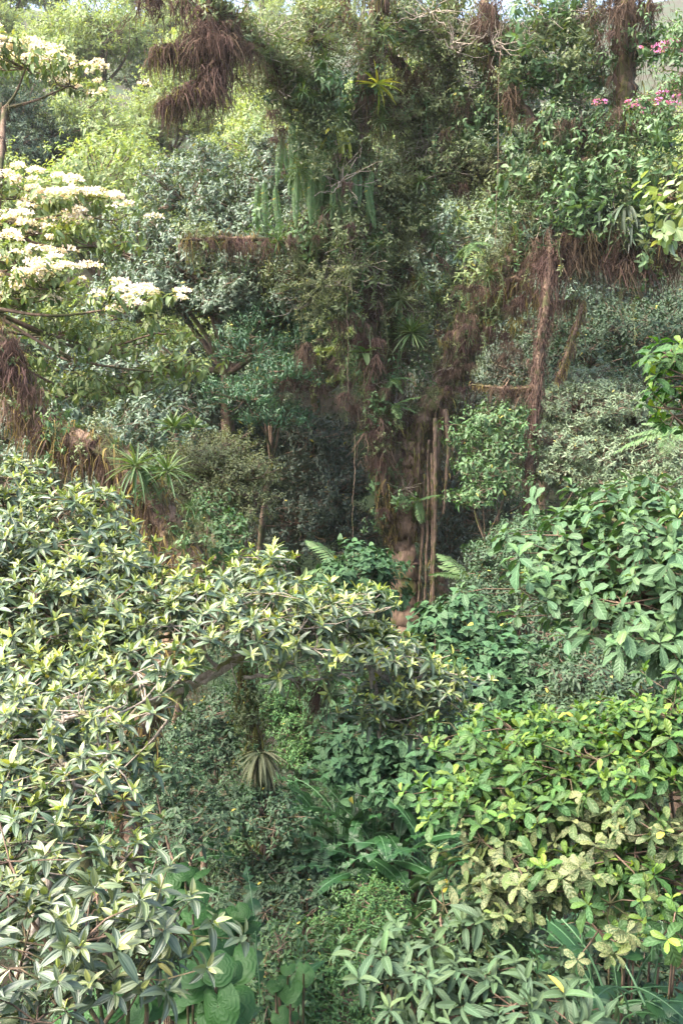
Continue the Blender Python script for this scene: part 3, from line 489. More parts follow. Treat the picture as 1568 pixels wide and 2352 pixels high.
LB2 = [((0, 0, 8), (1.6, 1.6, 1.2)), ((1.4, -.6, 6.6), (1.6, 1.5, 1)), ((-1.3, .3, 6.4), (1.6, 1.5, 1)), ((.1, -1.3, 5.2), (1.9, 1.6, 1)), ((-1.1, -.9, 4.0), (1.5, 1.4, .9)), ((1.3, .2, 4.1), (1.5, 1.4, .9)), ((0, 1.2, 5.4), (1.7, 1.5, 1))]
protos = [far_proto('hillside_tree', 'yellow green tree with sunlight in its leaf colour on the misty far hillside', 'sun_paint', 1, LB, 1.9, 1.15), far_proto('hillside_tree', 'blue grey tree on the misty far hillside', 'blue', 2, LB2, 1.4, 1.1),
          far_proto('hillside_tree', 'dark green tree on the misty far hillside', 'dark', 3, LB, 1.4, 1.0), far_proto('hillside_tree', 'pale silvery tree on the misty far hillside', 'silver', 4, LB2, 1.7, 1.0)]
def hillside():
    rng = np.random.default_rng(11); used = [0] * 4; pts = []
    for y, step in ((33, 4.6), (37, 4.8), (42, 5), (48, 5.5), (55, 6.2), (63, 7), (73, 8), (85, 9), (100, 10.5), (118, 12), (140, 14), (165, 17), (195, 20)):
        w = y * .36 + 4
        for x in np.arange(-w, w + .1, step): pts.append((x + rng.uniform(-.4, .4) * step, y + rng.uniform(-.35, .35) * step))
    for x, y in pts:
        k = int(rng.choice(4, p=(.8, .08, .02, .1) if x < 0 else (.35, .25, .2, .2)))  # left slope mostly takes the leaf colour with sunlight painted in
        if y < 46 and x > 0 and k == 0: k = 2
        if y >= 85 and .08 < x / y < .35: continue
        if y < 44 and .06 < x / y < .16: continue
        o = protos[k] if used[k] == 0 else copy_tree(protos[k]); used[k] += 1
        s = rng.uniform(.75, 1.2) * (1 + max(0, y - 50) * .004)
        o.location = (x, y, float(ground(x, y)) - .3); o.rotation_euler = (0, 0, rng.uniform(0, 6.28)); o.scale = (s, s, s * rng.uniform(.9, 1.15))
hillside()

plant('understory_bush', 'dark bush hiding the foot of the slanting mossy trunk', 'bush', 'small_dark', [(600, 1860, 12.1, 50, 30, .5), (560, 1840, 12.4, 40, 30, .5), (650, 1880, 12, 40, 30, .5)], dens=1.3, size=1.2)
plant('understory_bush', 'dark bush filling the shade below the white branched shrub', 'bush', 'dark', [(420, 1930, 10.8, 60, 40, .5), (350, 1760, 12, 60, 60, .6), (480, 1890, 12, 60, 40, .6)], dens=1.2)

plant('understory_bush', 'dark bush filling the gap under the spotted leaves', 'bush', 'dark', [(1400, 2180, 7.6, 70, 50, .4), (1500, 2230, 7.6, 60, 60, .4), (1330, 2230, 7.4, 50, 50, .4), (1430, 2300, 7.2, 90, 40, .4)], dens=1.2, size=.8)
# ------------------------------------------------------------------ small hanging and clinging plants
from mathutils import Matrix
def orient(o, p, d, up, s=1.0):
    d = Vector(d).normalized(); u = Vector(up); y = u.cross(d)
    if y.length < 1e-4: y = Vector((0, 1, 0)).cross(d)
    y.normalize(); z = d.cross(y); m = Matrix((d, y, z)).transposed().to_4x4(); m = Matrix.Translation(Vector(p)) @ m @ Matrix.Scale(s, 4); o.matrix_local = m
T_STRAP = tmpl(.12, .5, 7, (-1, 0, 1), .5, .45); T_STRAP_S = tmpl(.12, .5, 6, (-1, 0, 1), .5, .15); T_STRAP_H = tmpl(.25, .4, 6, (-1, 0, 1), .3, .15)
MT['strap'] = leaf_mat('strap_leaf', (.042, .090, .026), (.11, .16, .045), (.09, .095, .04), .36, .35, rib=0, back=.2)
MT['strap_dark'] = leaf_mat('strap_dark_leaf', (.030, .055, .030), (.05, .08, .035), (.06, .055, .03), .36, .2, rib=0, back=.2)
MT['strap_dull'] = leaf_mat('strap_dull_leaf', (.065, .085, .035), (.10, .12, .04), (.13, .10, .06), .45, .3, rib=0, back=.2, oldness=.8)
MT['strap_yellow'] = leaf_mat('strap_yellow_leaf', (.24, .30, .04), (.36, .36, .05), (.30, .30, .05), .4, .45, rib=.6, back=.1, var=.2)
MT['fern'] = leaf_mat('fern_leaf', (.060, .125, .040), (.11, .18, .05), (.09, .12, .045), .5, .35, rib=0)
MT['fern_dark'] = leaf_mat('fern_dark_leaf', (.042, .090, .040), (.07, .12, .045), (.05, .09, .035), .5, .3, rib=0)
MT['banana'] = leaf_mat('banana_leaf', (.026, .078, .024), (.05, .12, .03), (.035, .075, .025), .30, .25, rib=.7, veins=150, var=.5, spec=.4)
MT['gunnera'] = leaf_mat('gunnera_leaf', (.030, .078, .018), (.06, .13, .025), (.04, .08, .02), .5, .28, rib=.6, veins=34, var=.5, spec=.3)
MT['dead'] = leaf_mat('dead_leaf', (.16, .085, .045), (.2, .1, .05), (.10, .06, .04), .6, .3, rib=0)
def strap_rosette(n, L, w, el, T, rng, old=0.):
    mb = MB(); j = np.arange(n); t = j / max(n - 1, 1); ph = j * 2.4 + rng.normal(0, .2, n); e = el[0] + (el[1] - el[0]) * t + rng.normal(0, .15, n)
    d = np.stack([np.cos(e) * np.cos(ph), np.cos(e) * np.sin(ph), np.sin(e)], -1)
    put_leaves(mb, T, d * .03, d, np.broadcast_to(UP, d.shape) + rng.normal(0, .1, d.shape), L * rng.uniform(.7, 1.1, n) * (1 - .25 * t), np.full(n, w), rng.random(n), np.clip(t * .9 + old, 0, 1) * rng.random(n), rng.uniform(-.15, .35, n))
    return mb
def frond(L, k, w, rng, droop=.4, pinna=.16, seg_w=.5):
    "pinnate frond along +x, length L, k pairs"
    mb = MB(); t = np.linspace(.06, 1, k); x = L * (t - .12 * droop * t ** 2); z = -droop * L * .5 * t ** 2
    pr = np.stack([x, 0 * x, z], -1); tubes(mb, np.vstack([[0, 0, 0], pr]), np.linspace(.007, .002, k + 1) * (L / .6), 3)
    prof = np.sin(np.pi * np.clip(t, .0, 1) ** .75) ** .6 + .12
    for s in (-1, 1):
        d = np.stack([.28 + 0 * t, s * np.ones(k), -.25 + rng.normal(0, .1, k)], -1)
        put_leaves(mb, T_XS, pr, d, np.broadcast_to(UP, d.shape), pinna * L * prof * rng.uniform(.9, 1.1, k), np.full(k, L / k * seg_w * 2), rng.random(k), rng.random(k) * .3)
    return mb
def fern(name, label, p, n, L, k, mat, rng, el=(.1, .9), hang=False, group=None, pinna=.16, droop=.5, az=None, data=None):
    root = empty(name, p, label, 'fern', group); ms = data or [frond(L, k, 0, rng, droop, pinna).mesh('frond', MT[mat]) for _ in range(2)]
    for i in range(n):
        ph = i * 2.4 + rng.normal(0, .25) if az is None else rng.uniform(*az); e = rng.uniform(*el)
        o = bpy.data.objects.new('frond', ms[i % len(ms)]); COL.objects.link(o); o.parent = root
        d = (math.cos(e) * math.cos(ph), math.cos(e) * math.sin(ph), math.sin(e)); orient(o, (0, 0, 0) if not hang else (rng.normal(0, .12), rng.normal(0, .08), rng.normal(0, .1)), d, (0, -.6, .5) if hang else (0, 0, 1), rng.uniform(.75, 1.15))
    return root, ms
def moss_tuft(rng, n=170, r=.10, L=.6):
    mb = MB(); k = max(n // 16, 5); c = rng.normal(size=(k, 3)) * np.array([r * 1.1, r * .8, r * .5]); cl = L * rng.uniform(.18, 1.0, k) ** 1.2
    for i in range(k):
        m = int(rng.integers(7, 15)); p = c[i] + rng.normal(0, .028, (m, 3)); d = nrm(rng.normal(size=(1, 3)) * np.array([1, 1, .3]) - UP * .4) + rng.normal(0, .35, (m, 3))
        strands(mb, p, d, cl[i] * rng.uniform(.55, 1.1, m), rng.uniform(.006, .013, m), rng, 5, .8, .13)
    return mb
rgp = np.random.default_rng(55)
MOSS = [moss_tuft(rgp, 190, .11, .62).mesh('moss', MT['moss_purple']), moss_tuft(rgp, 240, .17, .5).mesh('moss', MT['moss_purple']), moss_tuft(rgp, 150, .07, .8).mesh('moss', MT['moss_purple']), moss_tuft(rgp, 170, .14, .42).mesh('moss', MT['moss_gold']), moss_tuft(rgp, 210, .13, .6).mesh('moss', MT['moss_dark'])]
def hang_moss(pts, label, group, which=(0, 1, 2), smin=.8, smax=1.3):
    for i, q in enumerate(pts):
        px, py, y = q[:3]; o = bpy.data.objects.new('hanging_moss', MOSS[which[int(rgp.integers(len(which)))]]); COL.objects.link(o); o.location = W(px, py, y)
        s = (q[3] if len(q) > 3 else rgp.uniform(smin, smax) * rgp.choice([.5, .75, 1.0])) * .85; o.scale = (s * rgp.uniform(.8, 1.2), s, s * rgp.uniform(.85, 1.25)); o.rotation_euler = (0, 0, rgp.uniform(0, 6.28)); tag(o, label, 'moss', group)
def scatter_on(path, n, r, rng, t0=0., t1=1., side=0.):
    i = rng.uniform(t0, t1, n) * (len(path) - 1); a = i.astype(int); a = np.minimum(a, len(path) - 2); f = (i - a)[:, None]
    return path[a] * (1 - f) + path[a + 1] * f + rng.normal(size=(n, 3)) * r

# clump meshes shared by the epiphytes
def clump_mesh(sp, n, r, seed, hangs=.3, size=1.):
    rng = np.random.default_rng(seed); P = rng.normal(size=(n, 3)) * r * np.array([1, .8, .9]); A = nrm(P) * .8 + UP * (.5 - hangs) + rng.normal(0, .35, P.shape); mb = MB(); shoots(mb, SP[sp], P, A, size * rng.uniform(.6, 1.2, n), rng); t = np.linspace(0, 1, 4)[None, :, None]; tubes(mb, P[:, None] * t - UP * (.05 * t * (1 - t)) + rng.normal(0, .015, (n, 4, 3)), np.full((n, 4), .005), 3)
    return mb.mesh('foliage', SP[sp]['mat'])
def twig_mesh(seed, n=14, L=.7):
    rng = np.random.default_rng(seed); mb = MB(); d = nrm(rng.normal(size=(n, 3)) + UP * .2 + np.array([0, -.3, 0])); st = np.cumsum(np.concatenate([np.zeros((n, 1, 3)), d[:, None] * L / 6 + rng.normal(0, L * .07, (n, 6, 3))], 1), 1)
    tubes(mb, st, np.broadcast_to(np.linspace(.011, .004, 7)[None], (n, 7)), 4); return mb.mesh('twig', MT['twig_pale'])
CL = {'small': [clump_mesh('epi', 30, .26, 70 + i) for i in range(3)], 'broad': [clump_mesh('epi_big', 17, .29, 80 + i) for i in range(3)], 'fresh': [clump_mesh('fresh', 14, .25, 90 + i, .2, .9) for i in range(2)],
      'olive': [clump_mesh('olive', 48, .26, 95 + i, .3, 1.2) for i in range(2)], 'grassy': [strap_rosette(34, .34, .024, (-.5, 1.3), T_STRAP, np.random.default_rng(97 + i)).mesh('tuft', MT['strap']) for i in range(2)],
      'straps': [strap_rosette(44, .38, .026, (-.7, 1.2), T_STRAP, np.random.default_rng(99 + i)).mesh('rosette', MT['strap']) for i in range(2)], 'dark': [clump_mesh('dark', 12, .26, 105 + i) for i in range(2)], 'twigs': [twig_mesh(110 + i) for i in range(3)],
      'brown': MOSS}
WORDS = {'small': ('epiphyte_clump', 'small leaved epiphyte clump', 'epiphyte'), 'broad': ('epiphyte_clump', 'broad leaved epiphyte clump', 'epiphyte'), 'fresh': ('epiphyte_clump', 'light green leafy epiphyte clump', 'epiphyte'), 'olive': ('epiphyte_clump', 'fine leaved olive epiphyte clump', 'epiphyte'),
         'grassy': ('grass_tuft', 'grassy green tuft', 'epiphyte'), 'straps': ('bromeliad', 'strap leaved bromeliad', 'bromeliad'), 'dark': ('epiphyte_clump', 'dark glossy epiphyte clump', 'epiphyte'), 'twigs': ('bare_twigs', 'tangle of bare pale twigs', 'twigs')}
def epiphytes(path, where, counts, r, seed, smin=.7, smax=1.3, t0=0., t1=1.):
    rng = np.random.default_rng(seed)
    for k, n in counts.items():
        nm, lb, ct = WORDS[k]
        for p in scatter_on(path, n, r, rng, t0, t1):
            o = bpy.data.objects.new(nm, CL[k][int(rng.integers(len(CL[k])))]); COL.objects.link(o); o.location = p + np.array([0, -.6 * r, 0]) * rng.random(); s = rng.uniform(smin, smax); o.scale = (s, s, s)
            o.rotation_euler = (rng.normal(0, .3), rng.normal(0, .3), rng.uniform(0, 6.28)); tag(o, lb + ' ' + where, ct, WORDS[k][1] + 's ' + where)

# ------------------------------------------------------------------ the big mossy tree
def big_tree():
    rng = np.random.default_rng(21); b = W(935, 1560, 24); bz = float(ground(b[0], b[1])); root = empty('mossy_tree', (b[0], b[1], bz), 'big forked tree with a bare reddish trunk and moss hung limbs', 'tree'); off = (b[0], b[1], bz)
    def limb(name, pts, r, n=50, rough=.22, mat='bark_moss', sides=14):
        P = spline([W(*q) for q in pts], n); P[1:-1] += rng.normal(0, r[0] * .10, (n - 2, 3)); mb = MB(); tubes(mb, P, np.linspace(r[0], r[1], n) * (1 + .12 * rng.normal(size=n)), sides, rough, int(rng.integers(1e6)))
        return P, mb.obj(name, MT[mat], root, off)
    def fuzz(P, par, r, n, mats=(('moss_gold', .3), ('moss_purple', .4), ('moss_dark', .3)), Lr=(.10, .5), t0=0., t1=1.):
        for mname, fr in mats:
            k = int(n * fr * .7); mb = MB(); p = scatter_on(P, k, r * .8, rng, t0, t1); strands(mb, p, rng.normal(size=(k, 3)), rng.uniform(Lr[0], Lr[1], k), rng.uniform(.006, .018, k), rng, 3, .9, .06); mb.obj('moss', MT[mname], par, off)
    P, o = limb('trunk', [(936, 1680, 24), (934, 1480, 24), (926, 1330, 24), (928, 1200, 24), (940, 1090, 24), (950, 1010, 24)], (.34, .30), 70, .16, 'bark_red', 18)
    fuzz(P, o, .26, 1500, (('moss_gold', .6), ('moss_purple', .4)), (.05, .22), .5, 1)
    L = {}
    L['left'] = limb('limb', [(930, 1130, 24), (880, 1000, 23.8), (858, 860, 23.8), (832, 690, 23.8), (830, 540, 23.8), (815, 400, 23.8), (832, 240, 23.6), (856, 80, 23.4), (885, -80, 23.4)], (.30, .16), 90)
    L['mid'] = limb('limb', [(945, 1060, 24.2), (905, 900, 24.4), (905, 720, 24.6), (925, 500, 24.8), (965, 300, 25), (1010, 110, 25), (1040, -80, 25)], (.25, .13), 80)
    L['right'] = limb('limb', [(945, 1040, 24), (985, 940, 24), (1040, 830, 24), (1095, 720, 23.8), (1150, 640, 23.6), (1210, 550, 23.4), (1300, 440, 23.2), (1390, 330, 23), (1440, 190, 23), (1425, -60, 23)], (.36, .20), 90)
    L['fringe'] = limb('limb', [(1205, 560, 23.4), (1300, 570, 23), (1400, 545, 22.6), (1500, 560, 22.2), (1640, 540, 22)], (.13, .09), 50)
    L['upleft'] = limb('limb', [(815, 400, 23.8), (750, 290, 23.4), (680, 190, 23), (600, 100, 22), (520, 30, 21), (470, -40, 20.5)], (.13, .08), 50)
    L['low'] = limb('limb', [(820, 650, 23.8), (740, 585, 23.5), (650, 555, 23), (540, 548, 22.6), (420, 552, 22)], (.09, .03), 50)
    L['mossarm'] = limb('limb', [(520, 30, 21), (498, 120, 20.4), (480, 200, 20)], (.10, .05), 24)
    L['mossarm2'] = limb('limb', [(500, 110, 20.4), (440, 130, 20), (380, 110, 19.8), (350, 130, 19.7)], (.05, .02), 24)
    L['mossarm3'] = limb('limb', [(490, 190, 20), (430, 215, 19.7), (370, 240, 19.5)], (.045, .015), 24)
    L['up2'] = limb('limb', [(965, 300, 25), (930, 160, 24.6), (810, 60, 24), (770, -60, 24)], (.10, .07), 40)
    L['up3'] = limb('limb', [(1300, 440, 23.2), (1240, 300, 23.4), (1130, 150, 23.6), (1110, -60, 24)], (.11, .07), 40)
    L['up4'] = limb('limb', [(1390, 330, 23), (1500, 230, 22.6), (1620, 160, 22)], (.10, .06), 30)
    L['mid2'] = limb('limb', [(1095, 720, 23.8), (1180, 640, 23), (1240, 690, 22.8), (1330, 690, 22.5)], (.08, .03), 30)
    for k, n, r in (('left', 5200, .26), ('mid', 4200, .26), ('right', 6200, .34), ('fringe', 3600, .16), ('upleft', 2600, .2), ('low', 1500, .12), ('mossarm', 2000, .16), ('mossarm2', 900, .1), ('mossarm3', 1100, .1), ('up2', 1200, .14), ('up3', 1200, .14), ('up4', 900, .14), ('mid2', 900, .1)):
        fuzz(L[k][0], L[k][1], r, n)
    # crown foliage of the tree itself
    for i, l in enumerate([(640, 170, 23, 70, 60, 1.2), (720, 90, 23, 80, 60, 1.3), (760, 230, 23.2, 60, 60, 1), (960, 70, 24.6, 90, 60, 1.5), (900, 260, 24.8, 70, 70, 1.2), (1010, 230, 25, 80, 80, 1.4), (1080, 100, 24.6, 80, 70, 1.4), (1120, 260, 24.4, 80, 80, 1.4), (1000, 400, 25, 80, 70, 1.3), (1090, 400, 25, 70, 50, 1.3), (870, 440, 24.4, 60, 80, 1),
                             (1200, 170, 24, 80, 60, 1.3), (1240, 330, 24, 80, 60, 1.3), (1330, 180, 23.6, 80, 70, 1.3), (1200, 430, 24, 80, 50, 1.2), (1330, 330, 23.6, 90, 60, 1.3), (1430, 390, 23, 80, 50, 1.2), (1520, 300, 22.6, 70, 60, 1.2), (1530, 430, 22.4, 60, 50, 1.1), (1290, 60, 24, 80, 50, 1.3), (1460, 110, 23.4, 70, 50, 1.2), (770, 430, 23.6, 60, 60, 1), (760, 560, 23.8, 60, 50, .9), (690, 640, 23.6, 70, 40, .9)]):
        s = ('epi', 'epi', 'epi_big', 'epi', 'olive')[i % 5] if l[0] < 1150 else ('epi_big', 'epi_big', 'epi', 'fresh')[i % 4]; c = W(*l[:3]); r_ = (M(l[3], l[2]), l[5], M(l[4], l[2]))
        P_, A, S, hd, PP = lobe_shoots(c, r_, SP[s], .95, rng, 5, -.8, .6, .35, 1, .5); bm = MB(); twigs(bm, c, hd, PP, rng, .022, .007); br = bm.obj('branch', MT['bark_moss'], root, off)
        fb = MB(); shoots(fb, SP[s], P_, A, S, rng); fb.obj('foliage', SP[s]['mat'], br, off)
    # strangler roots along the left of the trunk
    for i, pts in enumerate([[(852, 850, 23.6), (850, 960, 23.5), (866, 1080, 23.5), (872, 1180, 23.6), (900, 1250, 23.8)], [(840, 760, 23.6), (872, 900, 23.5), (892, 1010, 23.5), (888, 1120, 23.5), (905, 1200, 23.7)], [(870, 960, 23.6), (880, 1100, 23.4), (895, 1180, 23.6), (912, 1230, 23.7)], [(965, 960, 23.7), (960, 1060, 23.6), (955, 1160, 23.7), (950, 1230, 23.8)], [(1030, 860, 23.8), (1010, 980, 23.7), (1000, 1090, 23.8), (985, 1200, 23.9)]]):
        P, o = limb('aerial_root', pts, (.09 - .008 * i, .05), 40, .25, 'bark_moss', 10); fuzz(P, o, .09, 800, (('moss_gold', .5), ('moss_dark', .5)), (.06, .3))
    return L, root
L, BIG = big_tree()
ctr = lambda *q: spline([W(*p) for p in q], 30)
epiphytes(L['left'][0], 'on the left upright limb of the mossy tree', {'small': 18, 'broad': 8, 'fresh': 6, 'olive': 6, 'grassy': 14, 'straps': 3, 'twigs': 5}, .28, 1, t0=.25)
epiphytes(L['mid'][0], 'on the middle upright limb of the mossy tree', {'small': 25, 'broad': 7, 'olive': 11, 'grassy': 18, 'straps': 2, 'twigs': 10}, .34, 2, t0=.2)
epiphytes(L['right'][0], 'on the right limb of the mossy tree', {'small': 22, 'broad': 8, 'olive': 18, 'grassy': 10, 'straps': 3, 'twigs': 7}, .24, 3, .6, 1.0, t0=.1, t1=.8)
epiphytes(L['fringe'][0], 'on the moss fringed level limb', {'broad': 9, 'dark': 6, 'small': 7}, .22, 4)
epiphytes(L['upleft'][0], 'on the upper left limb of the mossy tree', {'small': 13, 'grassy': 13, 'straps': 2, 'broad': 3, 'twigs': 7}, .3, 5)
epiphytes(L['low'][0], 'on the thin mossy limb reaching left', {'broad': 4, 'small': 4, 'grassy': 2, 'twigs': 2}, .15, 6)
epiphytes(ctr((700, 150, 22.8), (720, 300, 23), (750, 420, 23.2)), 'in the dense upper left tangle', {'grassy': 16, 'small': 8, 'straps': 3, 'dark': 4}, .4, 7)
epiphytes(ctr((850, 860, 23.5), (880, 1000, 23.5), (900, 1180, 23.5)), 'on the fork of the mossy trunk', {'broad': 5, 'small': 5, 'grassy': 3, 'straps': 2, 'fresh': 4, 'twigs': 4}, .24, 8, .5, 1.0)
epiphytes(ctr((1180, 480, 23), (1330, 420, 22.8), (1500, 480, 22.4)), 'in the right hand leafy tangle', {'broad': 23, 'dark': 10, 'fresh': 8, 'twigs': 4}, .45, 9)
epiphytes(ctr((950, 60, 24), (1150, 60, 24), (1400, 60, 23)), 'in the top of the mossy tree', {'twigs': 26, 'small': 10, 'grassy': 6, 'broad': 6}, .7, 10)
epiphytes(ctr((760, 700, 23.3), (800, 560, 23.2), (760, 420, 23.2)), 'in the tangle left of the left limb', {'twigs': 8, 'small': 8, 'olive': 8, 'grassy': 6}, .35, 12)
epiphytes(ctr((960, 650, 24.4), (960, 480, 24.4), (1000, 330, 24.6)), 'in the tangle along the middle limb', {'twigs': 8, 'small': 10, 'olive': 10, 'grassy': 8}, .4, 13)
# hanging moss
rj = np.random.default_rng(77)
def around(c, n, sx, sy, y, sy_=.3): return [(c[0] + rj.normal(0, sx), c[1] + rj.normal(0, sy), y + rj.normal(0, sy_)) for _ in range(n)]
hang_moss([(470, 20, 20.3, 1.5), (490, 60, 20.2, 1.5), (510, 90, 20.2, 1.4), (480, 110, 20, 1.5), (530, 60, 20.4, 1.2), (550, 100, 20.4, 1.1), (570, 110, 20.6, 1.0), (400, 100, 19.8, .9), (385, 105, 19.8, .8), (375, 125, 19.8, .7)] + around((500, 60), 10, 30, 30, 20.3), 'thick purple brown moss on the upper left arm of the mossy tree', 'thick moss on the upper left arm')
hang_moss([(485, 165, 19.9, 1.4), (470, 190, 19.8, 1.3), (440, 205, 19.7, 1.2), (420, 215, 19.7, 1.1), (400, 225, 19.6, .9), (380, 235, 19.5, .8), (500, 150, 20, 1.2), (350, 0, 20, 1.3), (360, 10, 20, 1.1), (420, 0, 20, 1.1), (345, -15, 20, 1.2)], 'shaggy reddish moss on the lowest part of the upper left arm', 'shaggy moss on the lowest arm')
hang_moss([(q, 560 + rj.uniform(-12, 40), 22.3, rj.uniform(.9, 1.7)) for q in np.linspace(1225, 1565, 34)], 'moss beard hanging from the level limb on the right', 'moss beards under the level limb', (0, 2, 4, 4))
hang_moss([(1190 + rj.normal(0, 50), 690 + rj.normal(0, 50), 22.9, rj.uniform(.4, .9)) for _ in range(18)] + [(1040 + rj.normal(0, 30), 850 + rj.normal(0, 35), 23.3, rj.uniform(.25, .6)) for _ in range(12)] + around((1120, 760), 8, 40, 40, 23) + around((1165, 790), 6, 30, 20, 23) + around((1050, 780), 8, 40, 40, 23.5) + around((1250, 620), 5, 15, 40, 22.8), 'purple brown moss beside the right limb of the mossy tree', 'moss beside the right limb', (0, 1, 2, 3))
hang_moss(around((750, 400), 6, 35, 25, 23.2) + around((760, 480), 5, 25, 25, 23.2) + around((640, 280), 4, 14, 40, 22.6) + around((730, 830), 10, 25, 50, 23.2) + around((835, 680), 40, 26, 150, 23.2) + around((800, 480), 14, 30, 60, 23.2) + [(862 + rj.normal(0, 14), 960 + rj.normal(0, 90), 23.3, rj.uniform(.3, .7)) for _ in range(24)], 'moss hanging on the left side of the mossy tree', 'moss on the left of the mossy tree')
hang_moss(around((915, 620), 36, 30, 150, 24) + around((990, 640), 6, 25, 60, 24.4) + around((1080, 250), 8, 60, 120, 24), 'moss hanging in the middle of the mossy tree', 'moss in the middle of the mossy tree', (0, 2, 3, 4))
hang_moss(around((440, 1545), 9, 30, 18, 8.7, .15) + around((280, 1580), 3, 20, 10, 7), 'golden moss hanging under the spreading rosette tree', 'golden moss under the rosette tree', (3,), .3, .55)
hang_moss([(690, 1560, 8.6, .35), (737, 1580, 8.6, .5), (732, 1600, 8.6, .5)], 'brown moss tuft dangling under the bare pale branch', 'moss under the bare branch', (2,))
hang_moss(around((1420, 20), 14, 45, 25, 22.6) + around((1190, 20), 5, 60, 20, 23.4) + around((1110, 40), 5, 12, 30, 23.6) + around((1330, 260), 10, 100, 60, 22.9), 'brown moss in the upper right of the mossy tree', 'moss in the upper right', (0, 1, 4), 1.0, 1.6)
hang_moss([(q, 548 + rj.uniform(-3, 6), 22.3, .7) for q in (440, 480, 530, 560, 610, 660)], 'short moss under the thin limb reaching left', 'short moss under the thin limb')

# leafy vines that hang in front of the tree
def leafy_vine(seed, L, n, sp, size):
    rng = np.random.default_rng(seed); mb = MB(); t = np.linspace(0, 1, 14); x = np.cumsum(rng.normal(0, .018, 14)) * L; y = np.cumsum(rng.normal(0, .018, 14)) * L
    P = np.stack([x, y, -L * t], -1); tubes(mb, P, np.linspace(.011, .006, 14), 4); p = scatter_on(P, n, .015, rng); A = nrm(rng.normal(size=(n, 3)) * np.array([1, 1, .3]) + np.array([0, -.3, -.4])); m = dict(SP[sp], n=3, grav=.5, stem=.2)
    shoots(mb, m, p, A, size * rng.uniform(.5, 1.1, n), rng); return mb.mesh('leafy_stem', SP[sp]['mat'])
VN = [leafy_vine(301, 1.6, 40, 'olive', 1.5), leafy_vine(302, 2.2, 44, 'epi', .8), leafy_vine(303, 1.3, 26, 'epi', 1.0), leafy_vine(304, 1.8, 24, 'epi_big', .7), leafy_vine(305, 2.4, 50, 'olive', 1.3)]
def hang_vines(pts, label, group):
    for px, py, y in pts:
        o = bpy.data.objects.new('leafy_vine', VN[int(rgp.integers(len(VN)))]); COL.objects.link(o); o.location = W(px, py, y); s = rgp.uniform(.7, 1.15); o.scale = (s, s, s * rgp.uniform(.6, 1.1)); o.rotation_euler = (0, 0, rgp.uniform(0, 6.28)); tag(o, label, 'vine', group)
hang_vines(around((770, 560), 18, 45, 90, 23.2) + around((830, 640), 14, 30, 120, 23.1), 'leafy vine trailing down the left limb of the mossy tree', 'leafy vines on the left limb')
hang_vines(around((940, 420), 20, 50, 110, 24.1) + around((900, 640), 14, 30, 90, 23.9), 'leafy vine trailing down the middle limb of the mossy tree', 'leafy vines on the middle limb')
hang_vines(around((1180, 560), 6, 40, 40, 22.9) + around((1350, 500), 10, 90, 40, 22.4), 'leafy vine trailing from the right limb of the mossy tree', 'leafy vines on the right limb')
# liana, vines, thin mossy trunk on the right
def vine(name, label, pts, r, mat, cat='vine', group=None, n=50, rough=.2, fz=0, fl=(.05, .25), wob=0.03, mats=(('moss_purple', .6), ('moss_gold', .4))):
    rng = np.random.default_rng(int(abs(pts[0][0] * 7 + pts[-1][1])) + 5); P = spline([W(*q) for q in pts], n); P += np.cumsum(rng.normal(0, wob * .3, P.shape), 0) * np.array([1, 1, .2]) * .6
    root = empty(name, P[-1], label, cat, group); mb = MB(); tubes(mb, P, np.linspace(r[0], r[1], n), 8, rough, 3); st = mb.obj('stem', MT[mat], root, P[-1])
    if fz:
        for mn, fr in mats:
            k = int(fz * fr); m2 = MB(); p = scatter_on(P, k, r[0] * .8, rng); strands(m2, p, rng.normal(size=(k, 3)), rng.uniform(*fl, k), rng.uniform(.006, .016, k), rng, 3, 1, .07); m2.obj('moss', MT[mn], st, P[-1])
    return P
vine('mossy_liana', 'thin purple moss covered stem standing right of the big trunk', [(1262, 520, 22.5), (1255, 640, 22), (1236, 780, 21.6), (1222, 900, 21.4), (1212, 1020, 21.2), (1206, 1140, 21), (1190, 1260, 20.8), (1172, 1400, 20.4), (1163, 1500, 20.2)], (.075, .07), 'bark_moss', 'liana', fz=4500, fl=(.06, .4), wob=.05, n=70, mats=(('moss_purple', .8), ('moss_dark', .2)))
vine('mossy_liana', 'second dark mossy stem above the heart leaf mound', [(1250, 1320, 18), (1235, 1420, 17.6), (1215, 1500, 17.2), (1200, 1560, 17)], (.10, .12), 'bark_moss', 'liana', fz=300)
vine('mossy_liana', 'short mossy snag hanging right of the thin mossy stem', [(1340, 690, 22.4), (1320, 760, 22.3), (1300, 830, 22.2), (1285, 870, 22.2)], (.05, .06), 'bark_moss', 'liana', fz=700)
P = vine('dead_branch', 'level dead branch with a curtain of moss left of the thin mossy stem', [(1215, 890, 21.4), (1170, 893, 21.6), (1120, 888, 21.8), (1085, 884, 22)], (.035, .02), 'bark_moss', 'branch', fz=500, fl=(.04, .12), mats=(('moss_dark', .6), ('moss_gold', .4)))
hang_moss([(q, 893, 21.6, .72) for q in (1138, 1152, 1166, 1178, 1192, 1206)], 'moss curtain under the level dead branch', 'moss curtain under the dead branch', (1, 1, 0))
for i, (x0, x1, y0, y1, d) in enumerate([(985, 975, 1010, 1450, 23.6), (992, 988, 1040, 1440, 23.5), (1000, 992, 960, 1400, 23.4), (975, 968, 1100, 1460, 23.7), (1010, 985, 980, 1470, 23.6), (1022, 1015, 940, 1180, 23.5), (968, 962, 1180, 1500, 23.8)]):
    vine('hanging_root', 'brown hanging root close along the right side of the bare trunk', [(x0, y0, d), ((x0 + x1) / 2 + rj.normal(0, 4), (y0 + y1) / 2, d), (x1, y1, d)], (.035 + .012 * (i % 3), .03), 'bark_brown', 'root', 'hanging roots right of the trunk', fz=160, fl=(.04, .15))
